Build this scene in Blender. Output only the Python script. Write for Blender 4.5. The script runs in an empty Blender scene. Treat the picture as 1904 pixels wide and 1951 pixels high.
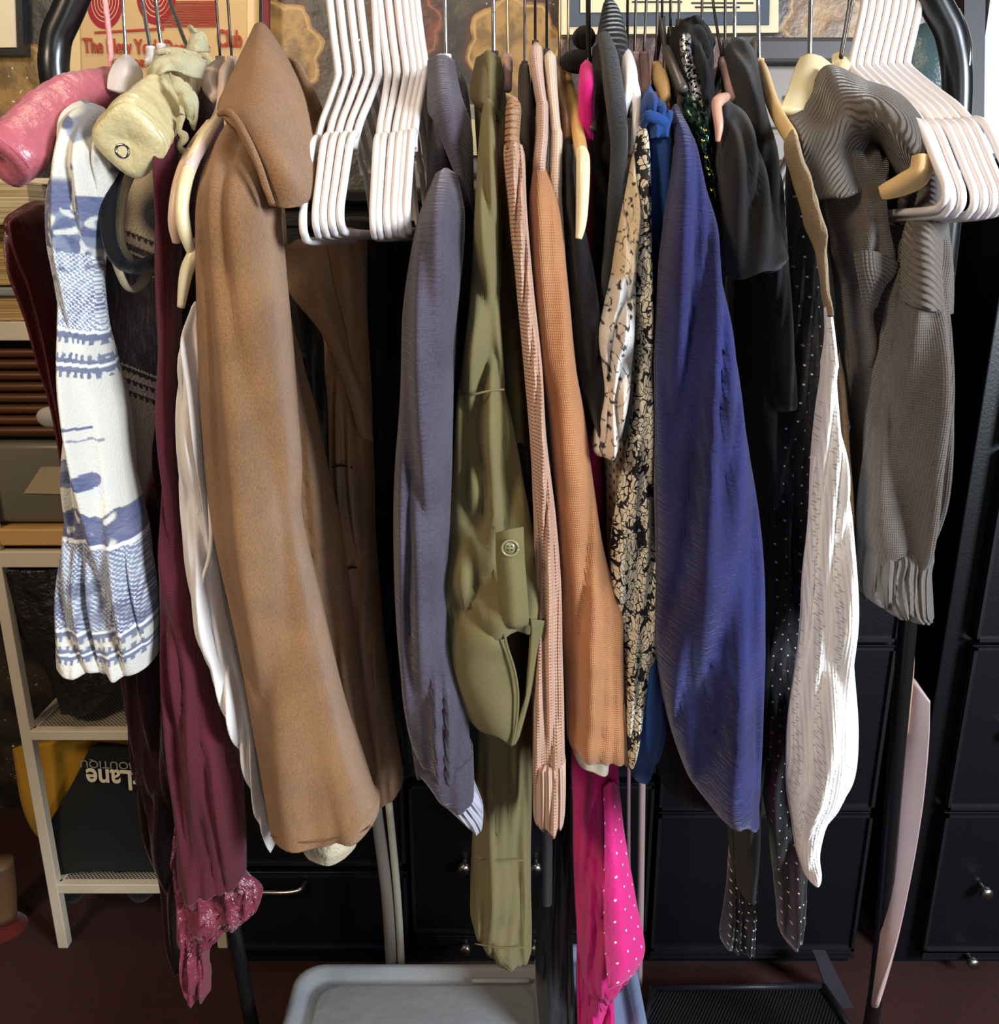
import bpy, math, random
from mathutils import Vector, noise, Matrix
random.seed(4)
C = bpy.context.scene.collection
PI = math.pi
# ------------------------------------------------------------------ camera
F = 1700.0; TILT = math.radians(17.0); CAM = Vector((0, -1.0, 1.35))
cs, sn = math.cos(TILT), math.sin(TILT)
def P(px, py, Y):
    """point of the room seen at photo position (px,py) standing at depth Y"""
    u = (px-952)/F; v = -(py-975.5)/F
    d = Vector((u, cs+v*sn, -sn+v*cs))
    return CAM + d*((Y-CAM.y)/d.y)
def proj(p):
    d = p-CAM; return 952+F*d.x/(d.y*cs-d.z*sn)
cam_d = bpy.data.cameras.new('camera'); cam = bpy.data.objects.new('camera', cam_d); C.objects.link(cam)
cam_d.sensor_fit = 'HORIZONTAL'; cam_d.sensor_width = 36; cam_d.lens = F/1904*36; cam_d.clip_start = .02
cam.location = CAM; cam.rotation_euler = (PI/2-TILT, 0, 0)
bpy.context.scene.camera = cam
# ------------------------------------------------------------------ materials
def rgb(h, a=1):
    h = h.lstrip('#'); o = []
    for i in (0, 2, 4):
        c = int(h[i:i+2], 16)/255
        o.append(c/12.92 if c <= .04045 else ((c+.055)/1.055)**2.4)
    return (*o, a)
class NT:
    def __init__(s, name):
        s.m = bpy.data.materials.new(name); s.m.use_nodes = True
        s.t = s.m.node_tree; s.b = s.t.nodes['Principled BSDF']
    def n(s, kind, **kw):
        nd = s.t.nodes.new(kind)
        for k, v in kw.items(): setattr(nd, k, v)
        return nd
    def l(s, a, b): s.t.links.new(a, b)
    def put(s, sock, v):
        if hasattr(v, 'node'): s.l(v, sock)
        else: sock.default_value = v
    def math(s, op, a, b=0.0, c=None):
        nd = s.n('ShaderNodeMath', operation=op); s.put(nd.inputs[0], a); s.put(nd.inputs[1], b)
        if c is not None: s.put(nd.inputs[2], c)
        return nd.outputs[0]
    def uv(s):
        sp = s.n('ShaderNodeSeparateXYZ'); s.l(s.n('ShaderNodeUVMap').outputs[0], sp.inputs[0]); return sp.outputs[0], sp.outputs[1]
    def vec(s, x, y, z=0.0):
        c = s.n('ShaderNodeCombineXYZ'); s.put(c.inputs[0], x); s.put(c.inputs[1], y); s.put(c.inputs[2], z); return c.outputs[0]
    def obj(s): return s.n('ShaderNodeTexCoord').outputs['Object']
    def noise(s, v, sc, det=3, rough=.55):
        nd = s.n('ShaderNodeTexNoise'); s.l(v, nd.inputs['Vector']); nd.inputs['Scale'].default_value = sc
        nd.inputs['Detail'].default_value = det; nd.inputs['Roughness'].default_value = rough; return nd.outputs[0]
    def vor(s, v, sc, feat='F1'):
        nd = s.n('ShaderNodeTexVoronoi', feature=feat); s.l(v, nd.inputs['Vector']); nd.inputs['Scale'].default_value = sc; return nd.outputs
    def mix(s, f, a, b):
        nd = s.n('ShaderNodeMix', data_type='RGBA'); s.put(nd.inputs[0], f); s.put(nd.inputs[6], a); s.put(nd.inputs[7], b); return nd.outputs[2]
    def step(s, v, lo, hi):
        nd = s.n('ShaderNodeMapRange', interpolation_type='SMOOTHSTEP'); s.put(nd.inputs[0], v); nd.inputs[1].default_value = lo; nd.inputs[2].default_value = hi; return nd.outputs[0]
    def bump(s, h, dist=.001, st=1.0):
        nd = s.n('ShaderNodeBump'); nd.inputs['Strength'].default_value = st; nd.inputs['Distance'].default_value = dist
        s.l(h, nd.inputs['Height']); s.l(nd.outputs[0], s.b.inputs['Normal'])
    def set(s, **kw):
        for k, v in kw.items(): s.put(s.b.inputs[k.replace('_', ' ')], v)
def stitch(t, ku, kv):
    u, v = t.uv()
    a = t.math('ABSOLUTE', t.math('SINE', t.math('MULTIPLY', u, ku)))
    b = t.math('SINE', t.math('ADD', t.math('MULTIPLY', v, kv), t.math('MULTIPLY', a, 1.2)))
    return t.math('ADD', a, t.math('MULTIPLY', b, .6))
def fabric(name, base, kind='weave', rough=.85, sheen=.3, var=.12, base2=None, amp=1.0):
    t = NT(name); c = rgb(base)
    c2 = rgb(base2) if base2 else tuple(x*(1-var) for x in c[:3])+(1,)
    o = t.obj(); nz = t.noise(o, 14, 4)
    fine = t.noise(o, 500, 2)
    f = t.math('ADD', t.math('MULTIPLY', nz, .55), t.math('MULTIPLY', fine, .45))
    t.set(Base_Color=t.mix(t.step(f, .35, .65), c, c2), Roughness=rough, Sheen_Weight=sheen, Sheen_Roughness=.4)
    t.b.inputs['Sheen Tint'].default_value = tuple(min(1, .5+x*.6) for x in c[:3])+(1,)
    t.b.inputs['Specular IOR Level'].default_value = .25
    if kind == 'knit': t.bump(stitch(t, 1500, 2600), .0005*amp)
    elif kind == 'chunky': t.bump(stitch(t, 1050, 1800), .0011*amp)
    elif kind == 'ribv':
        u, v = t.uv(); t.bump(t.math('SINE', t.math('MULTIPLY', u, 900)), .002*amp)
    elif kind == 'ribh':
        u, v = t.uv(); t.bump(t.math('ADD', t.math('SINE', t.math('MULTIPLY', v, 950)), t.noise(o, 300)), .0022*amp)
    elif kind == 'slub':
        u, v = t.uv(); t.bump(t.noise(t.vec(t.math('MULTIPLY', u, 40), t.math('MULTIPLY', v, 420)), 1.0, 3), .003*amp)
    elif kind == 'felt':
        t.bump(t.math('ADD', t.noise(o, 420, 4, .8), t.math('MULTIPLY', t.noise(o, 1400, 2), .5)), .0034*amp)
    elif kind == 'velvet':
        t.set(Sheen_Weight=.8, Sheen_Roughness=.3); t.bump(t.noise(o, 700, 2), .001*amp)
    elif kind == 'satin':
        t.set(Specular_IOR_Level=.7); t.bump(t.noise(o, 45, 4, .6), .007*amp)
    else:
        u, v = t.uv(); t.bump(t.math('MULTIPLY', t.math('SINE', t.math('MULTIPLY', u, 5200)), t.math('SINE', t.math('MULTIPLY', v, 5200))), .0002*amp)
    return t.m
def plastic(name, base, rough=.35, metal=0, spec=.5, nz=0):
    t = NT(name); o = t.obj(); c = rgb(base)
    t.set(Base_Color=t.mix(t.noise(o, 30, 3), c, tuple(x*.88 for x in c[:3])+(1,)), Roughness=rough, Metallic=metal, Specular_IOR_Level=spec)
    if nz: t.bump(t.noise(o, 200, 3), nz)
    return t.m
def painted(name, rough=.85, sheen=.2, bump='weave'):
    t = NT(name); a = t.n('ShaderNodeVertexColor'); a.layer_name = 'Col'
    t.set(Base_Color=a.outputs[0], Roughness=rough, Sheen_Weight=sheen)
    t.bump(t.noise(t.obj(), 420, 3), .0012); return t.m
# ------------------------------------------------------------------ mesh helpers
def cr(p0, p1, p2, p3, t):
    return tuple(.5*((2*b)+(-a+c)*t+(2*a-5*b+4*c-d)*t*t+(-a+3*b-3*c+d)*t*t*t) for a, b, c, d in zip(p0, p1, p2, p3))
def spline(pts, seg):
    out = []
    n = len(pts)
    for i in range(n-1):
        p0 = pts[max(i-1, 0)]; p1 = pts[i]; p2 = pts[i+1]; p3 = pts[min(i+2, n-1)]
        k = seg if isinstance(seg, int) else seg[i]
        for j in range(k): out.append(cr(p0, p1, p2, p3, j/k))
    out.append(tuple(pts[-1])); return out
class MB:
    def __init__(s): s.v = []; s.f = []; s.uv = []; s.c = []
    def add(s, co, uv=(0, 0), c=None): s.v.append(tuple(co)); s.uv.append(uv); s.c.append(c); return len(s.v)-1
    def rings(s, rings, closed=True, cap0=True, cap1=True):
        for a, b in zip(rings, rings[1:]):
            n = len(a)
            for i in range(n if closed else n-1):
                j = (i+1) % n; s.f.append((a[i], a[j], b[j], b[i]))
        if cap0: s.f.append(tuple(reversed(rings[0])))
        if cap1: s.f.append(tuple(rings[-1]))
        return s
    def tube(s, pts, r, sides=12, seg=6, world=True, flat=1.0):
        """pts: Vectors in the room; r: radius or list"""
        rr = r if isinstance(r, (list, tuple)) else [r]*len(pts)
        q = spline([(*p, w) for p, w in zip(pts, rr)], seg) if seg > 1 else [(*p, w) for p, w in zip(pts, rr)]
        ps = [Vector(a[:3]) for a in q]; up = Vector((.31, .2, .93)).normalized(); rings = []; L = 0
        for i, p in enumerate(ps):
            t = (ps[min(i+1, len(ps)-1)]-ps[max(i-1, 0)])
            if t.length < 1e-7: t = Vector((0, 0, 1))
            t.normalize(); a = up-t*up.dot(t)
            if a.length < 1e-4: a = t.orthogonal()
            a.normalize(); b = t.cross(a); up = a
            if i: L += (p-ps[i-1]).length
            rings.append([s.add(p+(a*math.cos(k*2*PI/sides)+b*math.sin(k*2*PI/sides)*flat)*max(q[i][3], 1e-4), (k/sides*rr[0]*6, L)) for k in range(sides)])
        return s.rings(rings)
    def box(s, c, d, rot=None, bev=.0):
        x, y, z = d[0]/2, d[1]/2, d[2]/2; c = Vector(c); b = min(bev, x*.9, y*.9, z*.9)
        if b <= 0:
            co = [Vector((i, j, k)) for k in (-z, z) for j in (-y, y) for i in (-x, x)]
            if rot: co = [rot @ p for p in co]
            k = [s.add(p+c, (p.x, p.z)) for p in co]
            for q in ((0, 2, 3, 1), (4, 5, 7, 6), (0, 1, 5, 4), (2, 6, 7, 3), (0, 4, 6, 2), (1, 3, 7, 5)): s.f.append(tuple(k[i] for i in q))
            return s
        def ring(xx, yy, zz, bb):
            o = []
            for (sx, sy, a0) in ((1, 1, 0), (-1, 1, PI/2), (-1, -1, PI), (1, -1, 1.5*PI)):
                for m in range(4):
                    a = a0+m*PI/6; p = Vector((sx*(xx-b)+math.cos(a)*bb, sy*(yy-b)+math.sin(a)*bb, zz))
                    if rot: p = rot @ p
                    o.append(s.add(p+c, (p.x, p.z)))
            return o
        rs = [ring(x, y, -z, b*.35), ring(x, y, -z+b*.3, b*.75), ring(x, y, -z+b, b), ring(x, y, z-b, b), ring(x, y, z-b*.3, b*.75), ring(x, y, z, b*.35)]
        return s.rings(rs)
    def ball(s, c, r, sc=(1, 1, 1), seg=16, nz=0, rot=None):
        c = Vector(c); rs = []
        for i in range(1, seg):
            a = PI*i/seg; ring = []
            for k in range(seg*2):
                b = PI*k/seg; p = Vector((math.sin(a)*math.cos(b)*sc[0], math.sin(a)*math.sin(b)*sc[1], -math.cos(a)*sc[2]))*r
                if nz: p *= 1+nz*noise.noise(p*40+c*10)
                if rot: p = rot @ p
                ring.append(s.add(p+c, (b*r, a*r)))
            rs.append(ring)
        return s.rings(rs)
    def prism(s, pts, y0, y1):
        """pts in photo px, at depth y0, extruded straight back to y1"""
        a = [P(x, y, y0) for x, y in pts]; n = len(a)
        A = [s.add(p, (p.x, p.z)) for p in a]; B = [s.add((p.x, y1, p.z), (p.x, p.z)) for p in a]
        s.f.append(tuple(reversed(A))); s.f.append(tuple(B))
        for i in range(n): s.f.append((A[i], A[(i+1) % n], B[(i+1) % n], B[i]))
        return s
    def build(s, name, mat, parent=None, smooth=True, label=None):
        me = bpy.data.meshes.new(name); me.from_pydata(s.v, [], s.f); me.materials.append(mat)
        ul = me.uv_layers.new(name='UVMap')
        for lp in me.loops: ul.data[lp.index].uv = s.uv[lp.vertex_index]
        if any(c for c in s.c):
            ca = me.color_attributes.new('Col', 'FLOAT_COLOR', 'POINT')
            for i, c in enumerate(s.c): ca.data[i].color = c or (1, 1, 1, 1)
        for p in me.polygons: p.use_smooth = smooth
        me.update(); o = bpy.data.objects.new(name, me); C.objects.link(o)
        if parent:
            o.parent = parent; o.matrix_parent_inverse = Matrix.Translation(-parent.location)
        if label: o['label'] = label
        return o
def tag(o, label=None, cat=None, group=None, kind=None):
    for k, v in (('label', label), ('category', cat), ('group', group), ('kind', kind)):
        if v: o[k] = v
    return o
def thing(name, label, cat, loc=(0, 0, 0), group=None):
    o = bpy.data.objects.new(name, None); C.objects.link(o); o.location = loc; o.empty_display_size = .05
    return tag(o, label, cat, group)
def structure(o): o['kind'] = 'structure'; return o
def norm_rows(rows):
    out = []; Y = -.15; b = None
    for r in rows:
        if len(r) == 6: xl, yl, xr, yr, Y, b = r
        elif len(r) == 5: y, xl, xr, Y, b = r; yl = yr = y
        elif len(r) == 3: y, xl, xr = r; yl = yr = y
        elif len(r) == 4: y, xl, xr, Y = r; yl = yr = y
        out.append((xl, yl, xr, yr, Y, b or .03))
    return out
def loft(name, rows, mat, parent=None, n=56, fold=.006, ff=26, fz=2.4, wr=.0012, wf=22, seed=0.0, ex=2.2, top='cap', bottom='hem', col=None, step=.006, ribs=0, hemw=0, label=None, mb=None, cross=None):
    R = norm_rows(rows); segs = []
    for a, b in zip(R, R[1:]):
        d = (P((a[0]+a[2])/2, (a[1]+a[3])/2, a[4])-P((b[0]+b[2])/2, (b[1]+b[3])/2, b[4])).length
        segs.append(max(2, int(d/step)))
    S = spline(R, segs); m = mb or MB(); rings = []; L = 0; pc = None
    def ring(r, sc=1.0, dz=0.0):
        nonlocal L, pc
        xl, yl, xr, yr, Y, b = r; b = min(b, .8*abs(P(xr, yr, Y).x-P(xl, yl, Y).x)/2/max(.02, abs((xl+xr)/2-952)/F)); Yz = Y-b*.8; ax, bx = xl, xr; zl = P(xl, yl, Yz).z; zr = P(xr, yr, Yz).z
        for it in range(4):
            pl = P(ax, yl, Y); pr = P(bx, yr, Y); pl.z = zl; pr.z = zr; c = (pl+pr)/2; h = (pr-pl)/2; us = []
            for k in range(20):
                a_ = 2*PI*k/20; c_, s_ = math.cos(a_), math.sin(a_); us.append(proj(c+h*math.copysign(abs(c_)**(2/ex), c_)+Vector((0, b*math.copysign(abs(s_)**(2/ex), s_), 0))))
            e1 = xl-min(us); e2 = xr-max(us); ax += e1; bx += e2
            if bx-ax < 3: mm = (ax+bx)/2; ax, bx = mm-1.5, mm+1.5
        pl = P(ax, yl, Y); pr = P(bx, yr, Y); pl.z = zl; pr.z = zr; c = (pl+pr)/2; h = (pr-pl)/2
        if pc is not None: L += (c-pc).length
        pc = c; o = []
        for k in range(n):
            th = 2*PI*k/n; ct, st = math.cos(th), math.sin(th)
            e = 2/ex; X = math.copysign(abs(ct)**e, ct); Q = math.copysign(abs(st)**e, st)
            p = c+h*(X*sc)+Vector((0, b*Q*sc, 0))
            amp = abs(st)**.6
            q = Vector((p.x*ff+seed, (3.1 if st > 0 else 0)+seed*1.7+p.z*.4*ff*.12, p.z*fz))
            g1 = noise.noise(q); g2 = noise.noise(q*2.3+Vector((5, 1, 2))); f = g1*.8+(.32-1.6*abs(g2))*.9
            lim = min(fold*1.5, b*.75)
            p.y += lim*f*amp*1.3*(1 if st < 0 else -1)
            w = Vector((p.x*wf, p.y*wf+seed, p.z*wf*.55))
            p += Vector((noise.noise(w)*.6, noise.noise(w+Vector((9, 0, 0))), 0))*wr
            if cross and yl > cross[1]: p.y += cross[0]*amp*min(1, (yl-cross[1])/120)*(noise.noise(Vector((p.x*14+seed, p.z*26+p.x*22, 1)))+.6*(.3-abs(noise.noise(Vector((p.x*10, p.z*30+p.x*14, seed))))))
            if ribs: p.y += ribs*math.sin(X*h.length*900)*amp
            if hemw: p.z += hemw*noise.noise(Vector((p.x*40, p.y*20+seed, 0)))*min(1, max(0, (len(rings)/len(S)-.93)/.07))
            p.z += dz
            cc = col(xl+(xr-xl)*(X+1)/2, yl+(yr-yl)*(X+1)/2, st) if col else None
            o.append(m.add(p, (th/(2*PI)*(h.length*4+b*2) if 0 else (X*h.length*1.15 if st < 0 else .5-X*h.length*1.15), L), cc))
        return o
    if top == 'cap':
        r0 = S[0]
        for sc in (.25, .6, .85): rings.append(ring(r0, sc, .002*(1-sc)*3))
    for r in S: rings.append(ring(r))
    if bottom == 'hem':
        r1 = S[-1]
        for sc, dz in ((.985, -.0015), (.95, -.001), (.92, .001)): rings.append(ring(r1, sc, dz))
        for sc, kk in ((.88, 2), (.84, 5), (.8, 9)): rings.append(ring(S[max(0, len(S)-1-kk)], sc, 0))
    elif bottom == 'cap':
        for sc in (.9, .6, .25): rings.append(ring(S[-1], sc, -.002*(1-sc)*3))
    m.rings(rings)
    if mb: return mb
    return m.build(name, mat, parent, label=label)
def sheet(name, grid, mat, parent=None, thick=.003, sub=8, nz=.001, nf=40, seed=0, col=None, label=None):
    """grid rows of (px,py,Y); a curved piece of cloth with thickness"""
    rows = [spline([tuple(p) for p in r], sub) for r in grid]
    cols = [spline([r[i] for r in rows], sub) for i in range(len(rows[0]))]
    m = MB(); nu, nv = len(cols), len(cols[0]); idx = []; L = [0]*nu
    for j in range(nv):
        line = []; U = 0; prev = None
        for i in range(nu):
            q = cols[i][j]; p = P(*q); p += Vector((0, 1, .2))*nz*noise.noise(p*nf+Vector((seed, 0, 0)))
            if prev is not None: U += (p-prev).length
            if j: L[i] += (p-last[i]).length
            prev = p.copy(); line.append((p, U, L[i], q))
        last = [a[0] for a in line]
        idx.append([m.add(a[0], (a[1], a[2]), col(a[3][0], a[3][1], -1) if col else None) for a in line])
    for a, b in zip(idx, idx[1:]):
        for i in range(nu-1): m.f.append((a[i], b[i], b[i+1], a[i+1]))
    o = m.build(name, mat, parent, label=label)
    md = o.modifiers.new('thickness', 'SOLIDIFY'); md.thickness = thick; md.offset = 0
    return o
def ptube(name, pts, r, mat, parent=None, sides=12, seg=6, label=None, flat=1.0):
    return MB().tube([P(*p) for p in pts], r, sides, seg, flat=flat).build(name, mat, parent, label=label)
def textmesh(name, body, size, mat, parent, M, ext=.0004, font_bold=False):
    cu = bpy.data.curves.new(name, 'FONT'); cu.body = body; cu.size = size; cu.extrude = ext
    if font_bold: cu.offset = size*.02
    o = bpy.data.objects.new(name, cu); C.objects.link(o)
    bpy.context.view_layer.update()
    me = bpy.data.meshes.new_from_object(o); C.objects.unlink(o); bpy.data.objects.remove(o)
    me.materials.append(mat) if not me.materials else None
    me.materials[0] = mat
    me.transform(M); q = bpy.data.objects.new(name, me); C.objects.link(q)
    if parent: q.parent = parent; q.matrix_parent_inverse = Matrix.Translation(-parent.location)
    return q
def face_cam(loc, rz=0, tilt=PI/2, yaw=0): # text lies in XZ plane facing -Y
    return Matrix.Translation(loc) @ Matrix.Rotation(yaw, 4, 'Z') @ Matrix.Rotation(tilt, 4, 'X') @ Matrix.Rotation(rz, 4, 'Z')
# ================================================================== SETTING
def mat_wall():
    t = NT('floral_wallpaper'); o = t.obj()
    sp = t.n('ShaderNodeSeparateXYZ'); t.l(o, sp.inputs[0]); x, z = sp.outputs[0], sp.outputs[2]
    def star(cx, cz, tx, R, k, amp, ph, sx=1.0):
        fx = t.math('SUBTRACT', t.math('PINGPONG', t.math('ADD', x, -cx+10*tx), tx), 0.0) if tx else t.math('ADD', x, -cx)
        fx = t.math('MULTIPLY', fx, sx); fz = t.math('ADD', z, -cz)
        r = t.math('SQRT', t.math('ADD', t.math('MULTIPLY', fx, fx), t.math('MULTIPLY', fz, fz)))
        a = t.math('ARCTAN2', fz, fx)
        tri = t.math('PINGPONG', t.math('ADD', t.math('MULTIPLY', a, k/(2*PI)), ph+20), .5)
        edge = t.math('ADD', R-amp, t.math('MULTIPLY', tri, amp*2))
        return t.math('SUBTRACT', r, edge)
    nz = t.noise(o, 26, 4); n2 = t.noise(o, 9, 3)
    wob = t.math('MULTIPLY', t.math('ADD', nz, -.5), .012)
    ground = t.mix(t.step(n2, .42, .6), rgb('#211c19'), rgb('#3d3426'))
    col = ground; hb = None
    edgeg = None
    for (px, py, R, k, red) in ((530, 95, .092, 8, 0), (980, 95, .098, 8, 0), (775, 45, .075, 7, 1), (1570, 40, .085, 8, 0), (30, 165, .09, 8, 0), (1790, 60, .08, 7, 1), (1290, 110, .10, 8, 1)):
        c0 = P(px, py, .9); d = t.math('ADD', star(c0.x, c0.z, 0, R, k, .014, .3), wob)
        gold = t.mix(t.step(nz, .38, .62), rgb('#97723a'), rgb('#6b4f26')) if not red else t.mix(t.step(nz, .4, .62), rgb('#6b3622'), rgb('#43201a'))
        edge = t.mix(t.step(t.math('ABSOLUTE', t.math('ADD', d, .007)), .001, .004), rgb('#a5824a' if not red else '#7a4630'), gold)
        col = t.mix(t.math('SUBTRACT', 1.0, t.step(d, .004, .012)), col, rgb('#3b1d12'))
        col = t.mix(t.math('SUBTRACT', 1.0, t.step(d, -.001, .001)), col, edge)
    fleck = t.math('MULTIPLY', t.step(t.noise(o, 110, 2), .66, .70), t.step(n2, .54, .6))
    col = t.mix(fleck, col, rgb('#f2dfb8'))
    t.set(Base_Color=col, Roughness=.42, Specular_IOR_Level=.7); t.bump(nz, .003)
    return t.m
M_wall = mat_wall()
def mat_carpet():
    t = NT('red_brown_carpet'); o = t.obj()
    t.set(Base_Color=t.mix(t.noise(o, 60, 4), rgb('#42150f'), rgb('#280d0a')), Roughness=.95); t.bump(t.noise(o, 500, 2), .003); return t.m
M_white = plastic('white_paint', '#e9e6e4', .6)
structure(MB().box((0, .93, 1.25), (5, .06, 2.9)).build('wall_back', M_wall, smooth=False))
structure(MB().box((0, .2, -.03), (5, 3.4, .06)).build('floor', mat_carpet(), smooth=False))
structure(MB().box((P(1878,100,.86).x+.4, .885, 1.25), (.8, .03, 2.9)).build('wall_right', M_white, smooth=False))
M_blackwood = plastic('black_painted_wood', '#0d0d11', .38, spec=.4, nz=.0004)
M_black2 = plastic('black_painted_wood_edge', '#17171b', .45, spec=.35)
M_steel = plastic('brushed_steel', '#b9b5ae', .3, 1)
M_chrome = plastic('chrome_wire', '#d8d8d8', .12, 1)
structure(MB().prism([(1838, -160), (1880, -160), (1875, 292), (1990, 292), (1990, 900), (1740, 900), (1760, 380), (1838, 300)], .85, .90).build('trim_1', plastic('dark_trim_and_panel', '#221d1e', .5), smooth=False))  # upper strip is door trim; lower panel is added to darken the white gap
# ---------------- dressers
def chest(name, label, x0, x1, ztop, rows, knobs, Y=.40, loc=None):
    t = thing(name, label, 'chest of drawers', ((x0+x1)/2, Y+.2, 0))
    w = x1-x0; cx = (x0+x1)/2
    MB().box((cx, Y+.21, ztop/2), (w, .40, ztop), bev=.003).build('cabinet_body', M_blackwood, t, False)
    MB().box((cx, Y+.2, ztop+.01), (w, .43, .02), bev=.004).build('top_board', M_blackwood, t, False)
    for i, (z0, z1, cols) in enumerate(rows):
        for (a, b) in cols:
            d = MB().box(((a+b)/2, Y, (z0+z1)/2), (b-a-.008, .024, z1-z0-.008), bev=.003).build('drawer', M_blackwood, t, False)
            rim = MB()
            for (cc, dd) in ((((a+b)/2, Y-.014, z0+.008), (b-a-.01, .008, .006)), (((a+b)/2, Y-.014, z1-.008), (b-a-.01, .008, .006)), ((a+.008, Y-.014, (z0+z1)/2), (.006, .008, z1-z0-.01)), ((b-.008, Y-.014, (z0+z1)/2), (.006, .008, z1-z0-.01))):
                rim.box(cc, dd)
            rim.build('drawer_moulding', M_black2, d, False)
            for kx in knobs:
                if a < kx < b:
                    k = MB().tube([Vector((kx, Y-.012, (z0+z1)/2)), Vector((kx, Y-.03, (z0+z1)/2)), Vector((kx, Y-.032, (z0+z1)/2)), Vector((kx, Y-.042, (z0+z1)/2))], [.005, .005, .011, .010], 14, 3)
                    k.build('knob', M_steel, d)
    return t
# left-hand wide chest behind the coats, centre chest, right chest
p0 = P(450, 1836, .40).x; p1 = P(782, 1700, .40).x; p2 = P(1238, 1700, .40).x; p3 = P(1640, 1700, .40).x; p4 = P(1730, 1700, .40).x
kz = P(885, 1692, .37)
chest('chest_of_drawers', 'black chest of drawers behind the camel coat, partly hidden by maroon sleeve', p0, p1, 1.40, [(.05, .23, [(p0, p1)]), (.24, .46, [(p0, p1)]), (.47, .70, [(p0, p1)]), (.71, .93, [(p0, p1)]), (.94, 1.16, [(p0, p1)]), (1.17, 1.38, [(p0, p1)])], [])
chest('chest_of_drawers', 'black chest of drawers with steel knobs behind the olive shirt', p1+.004, p2, 1.40, [(.06, P(850, 1781, .388).z, [(p1, p2)]), (P(850, 1779, .388).z, .42, [(p1, p2)]), (.43, .66, [(p1, p2)]), (.67, .89, [(p1, p2)]), (.9, 1.14, [(p1, p2)]), (1.15, 1.38, [(p1, p2)])], [kz.x, P(1020, 1712, .37).x])
z1 = P(1500, 1812, .388).z; z2 = P(1500, 1545, .388).z; z3 = P(1650, 1226, .388).z; z4 = P(1880, 857, .388).z
chest('chest_of_drawers', 'black chest of drawers behind the dotted skirt and the white lace cardigan', p2+.004, p3, 1.40, [(.04, z1, [(p2, p3)]), (z1, z2, [(p2, p3)]), (z2, z3, [(p2, p3)]), (z3, z4, [(p2, p3)]), (z4, 1.38, [(p2, p3)])], [])
x5 = P(1728, 1700, .40).x
z1 = P(1850, 1815, .388).z
chest('chest_of_drawers', 'tall black chest of drawers with steel knobs at the right edge', x5, x5+.62, 1.45, [(.04, z1, [(x5+.035, x5+.6)]), (z1, z2, [(x5+.035, x5+.6)]), (z2, z3, [(x5+.035, x5+.6)]), (z3, z4, [(x5+.035, x5+.6)]), (z4, 1.43, [(x5+.035, x5+.6)])], [P(1872, 1723, .37).x])
hb = thing('drawer_pull', 'long curved metal drawer pull beside the maroon satin hem', 'handle', P(540, 1700, .36))
ptube('pull_bar', [(488, 1700, .365), (530, 1701, .36), (560, 1699, .36), (574, 1693, .365), (582, 1680, .385)], .0042, M_steel, hb)
# floor rug-like shadow gap not needed.  grey desktop organisers on the chests
M_grey = plastic('grey_plastic_box', '#8d857e', .5); M_dgrey = plastic('dark_grey_lid', '#3f3b3a', .45)
def organiser(label, x0, x1, y0, y1, n, lid=True, Y=.5):
    a = P(x0, y0, Y); b = P(x1, y1, Y); zb = 1.42
    t = thing('desk_organiser', label, 'storage box', ((a.x+b.x)/2, Y+.12, zb))
    MB().box(((a.x+b.x)/2, Y+.15, (a.z+zb)/2), (b.x-a.x, .27, a.z-zb), bev=.004).build('case', M_grey, t, False)
    if lid: MB().box(((a.x+b.x)/2, Y+.14, a.z-.012), (b.x-a.x+.02, .31, .035), bev=.006).build('lid', M_dgrey, t, False)
    h = (a.z-.03-zb)/n
    for i in range(n):
        d = MB().box(((a.x+b.x)/2, Y+.008, zb+h*(i+.5)), (b.x-a.x-.02, .014, h-.008), bev=.003).build('drawer', M_grey, t, False)
        MB().box(((a.x+b.x)/2, Y-.004, zb+h*(i+.5)), (.07, .012, .008), bev=.002).build('pull', M_dgrey, d, False)
organiser('grey storage drawers with dark lid behind the cream wooden hangers', 1440, 1640, 82, 300, 2)
organiser('low grey storage drawers seen between the slate jacket and the olive shirt', 740, 1000, 196, 360, 2, False, Y=.46)
MB().box(P(906, 262, .45), (.018, .004, .05)).build('paper_label', plastic('cream_card', '#d8cba0', .7), bpy.data.objects['desk_organiser.001'], smooth=False)
# ---------------- wall pictures
M_cream = plastic('cream_paper', '#e2d0ac', .7); M_matblue = plastic('slate_blue_mat', '#454f5b', .7); M_ink = plastic('dark_ink', '#2b2a2a', .8)
pic = thing('framed_print', 'cream framed print with slate blue mat on the wall behind black garments', 'picture', P(1270, 60, .88))
MB().prism([(1070, -150), (1484, -150), (1484, 62), (1070, 66)], .872, .9).build('frame', plastic('cream_frame', '#dccba6', .45), pic, False)
MB().prism([(1086, -140), (1470, -140), (1466, 47), (1085, 50)], .868, .874).build('mat', M_matblue, pic, False)
MB().prism([(1108, -130), (1448, -130), (1446, 22), (1106, 24)], .865, .87).build('paper', M_cream, pic, False)
ln = MB()
for i, (a, b, y) in enumerate(((1200, 1290, -20), (1330, 1430, -12), (1205, 1300, 2), (1318, 1436, 4), (1325, 1410, 12))): ln.prism([(a, y), (b, y), (b, y+3), (a, y+3)], .863, .866)
ln.build('printed_lines', M_ink, pic, False)
fr = thing('framed_print', 'black framed cream print at the upper left corner', 'picture', P(0, 60, .88))
MB().prism([(-120, -150), (38, -150), (45, 104), (-120, 104)], .872, .9).build('frame', plastic('black_frame', '#17161a', .35), fr, False)
MB().prism([(-110, -150), (22, -150), (30, 90), (-110, 92)], .868, .874).build('paper', M_cream, fr, False)
ps = thing('poster', 'tan vintage poster with red lettering behind the left hangers', 'poster', P(320, 200, .84))
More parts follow.
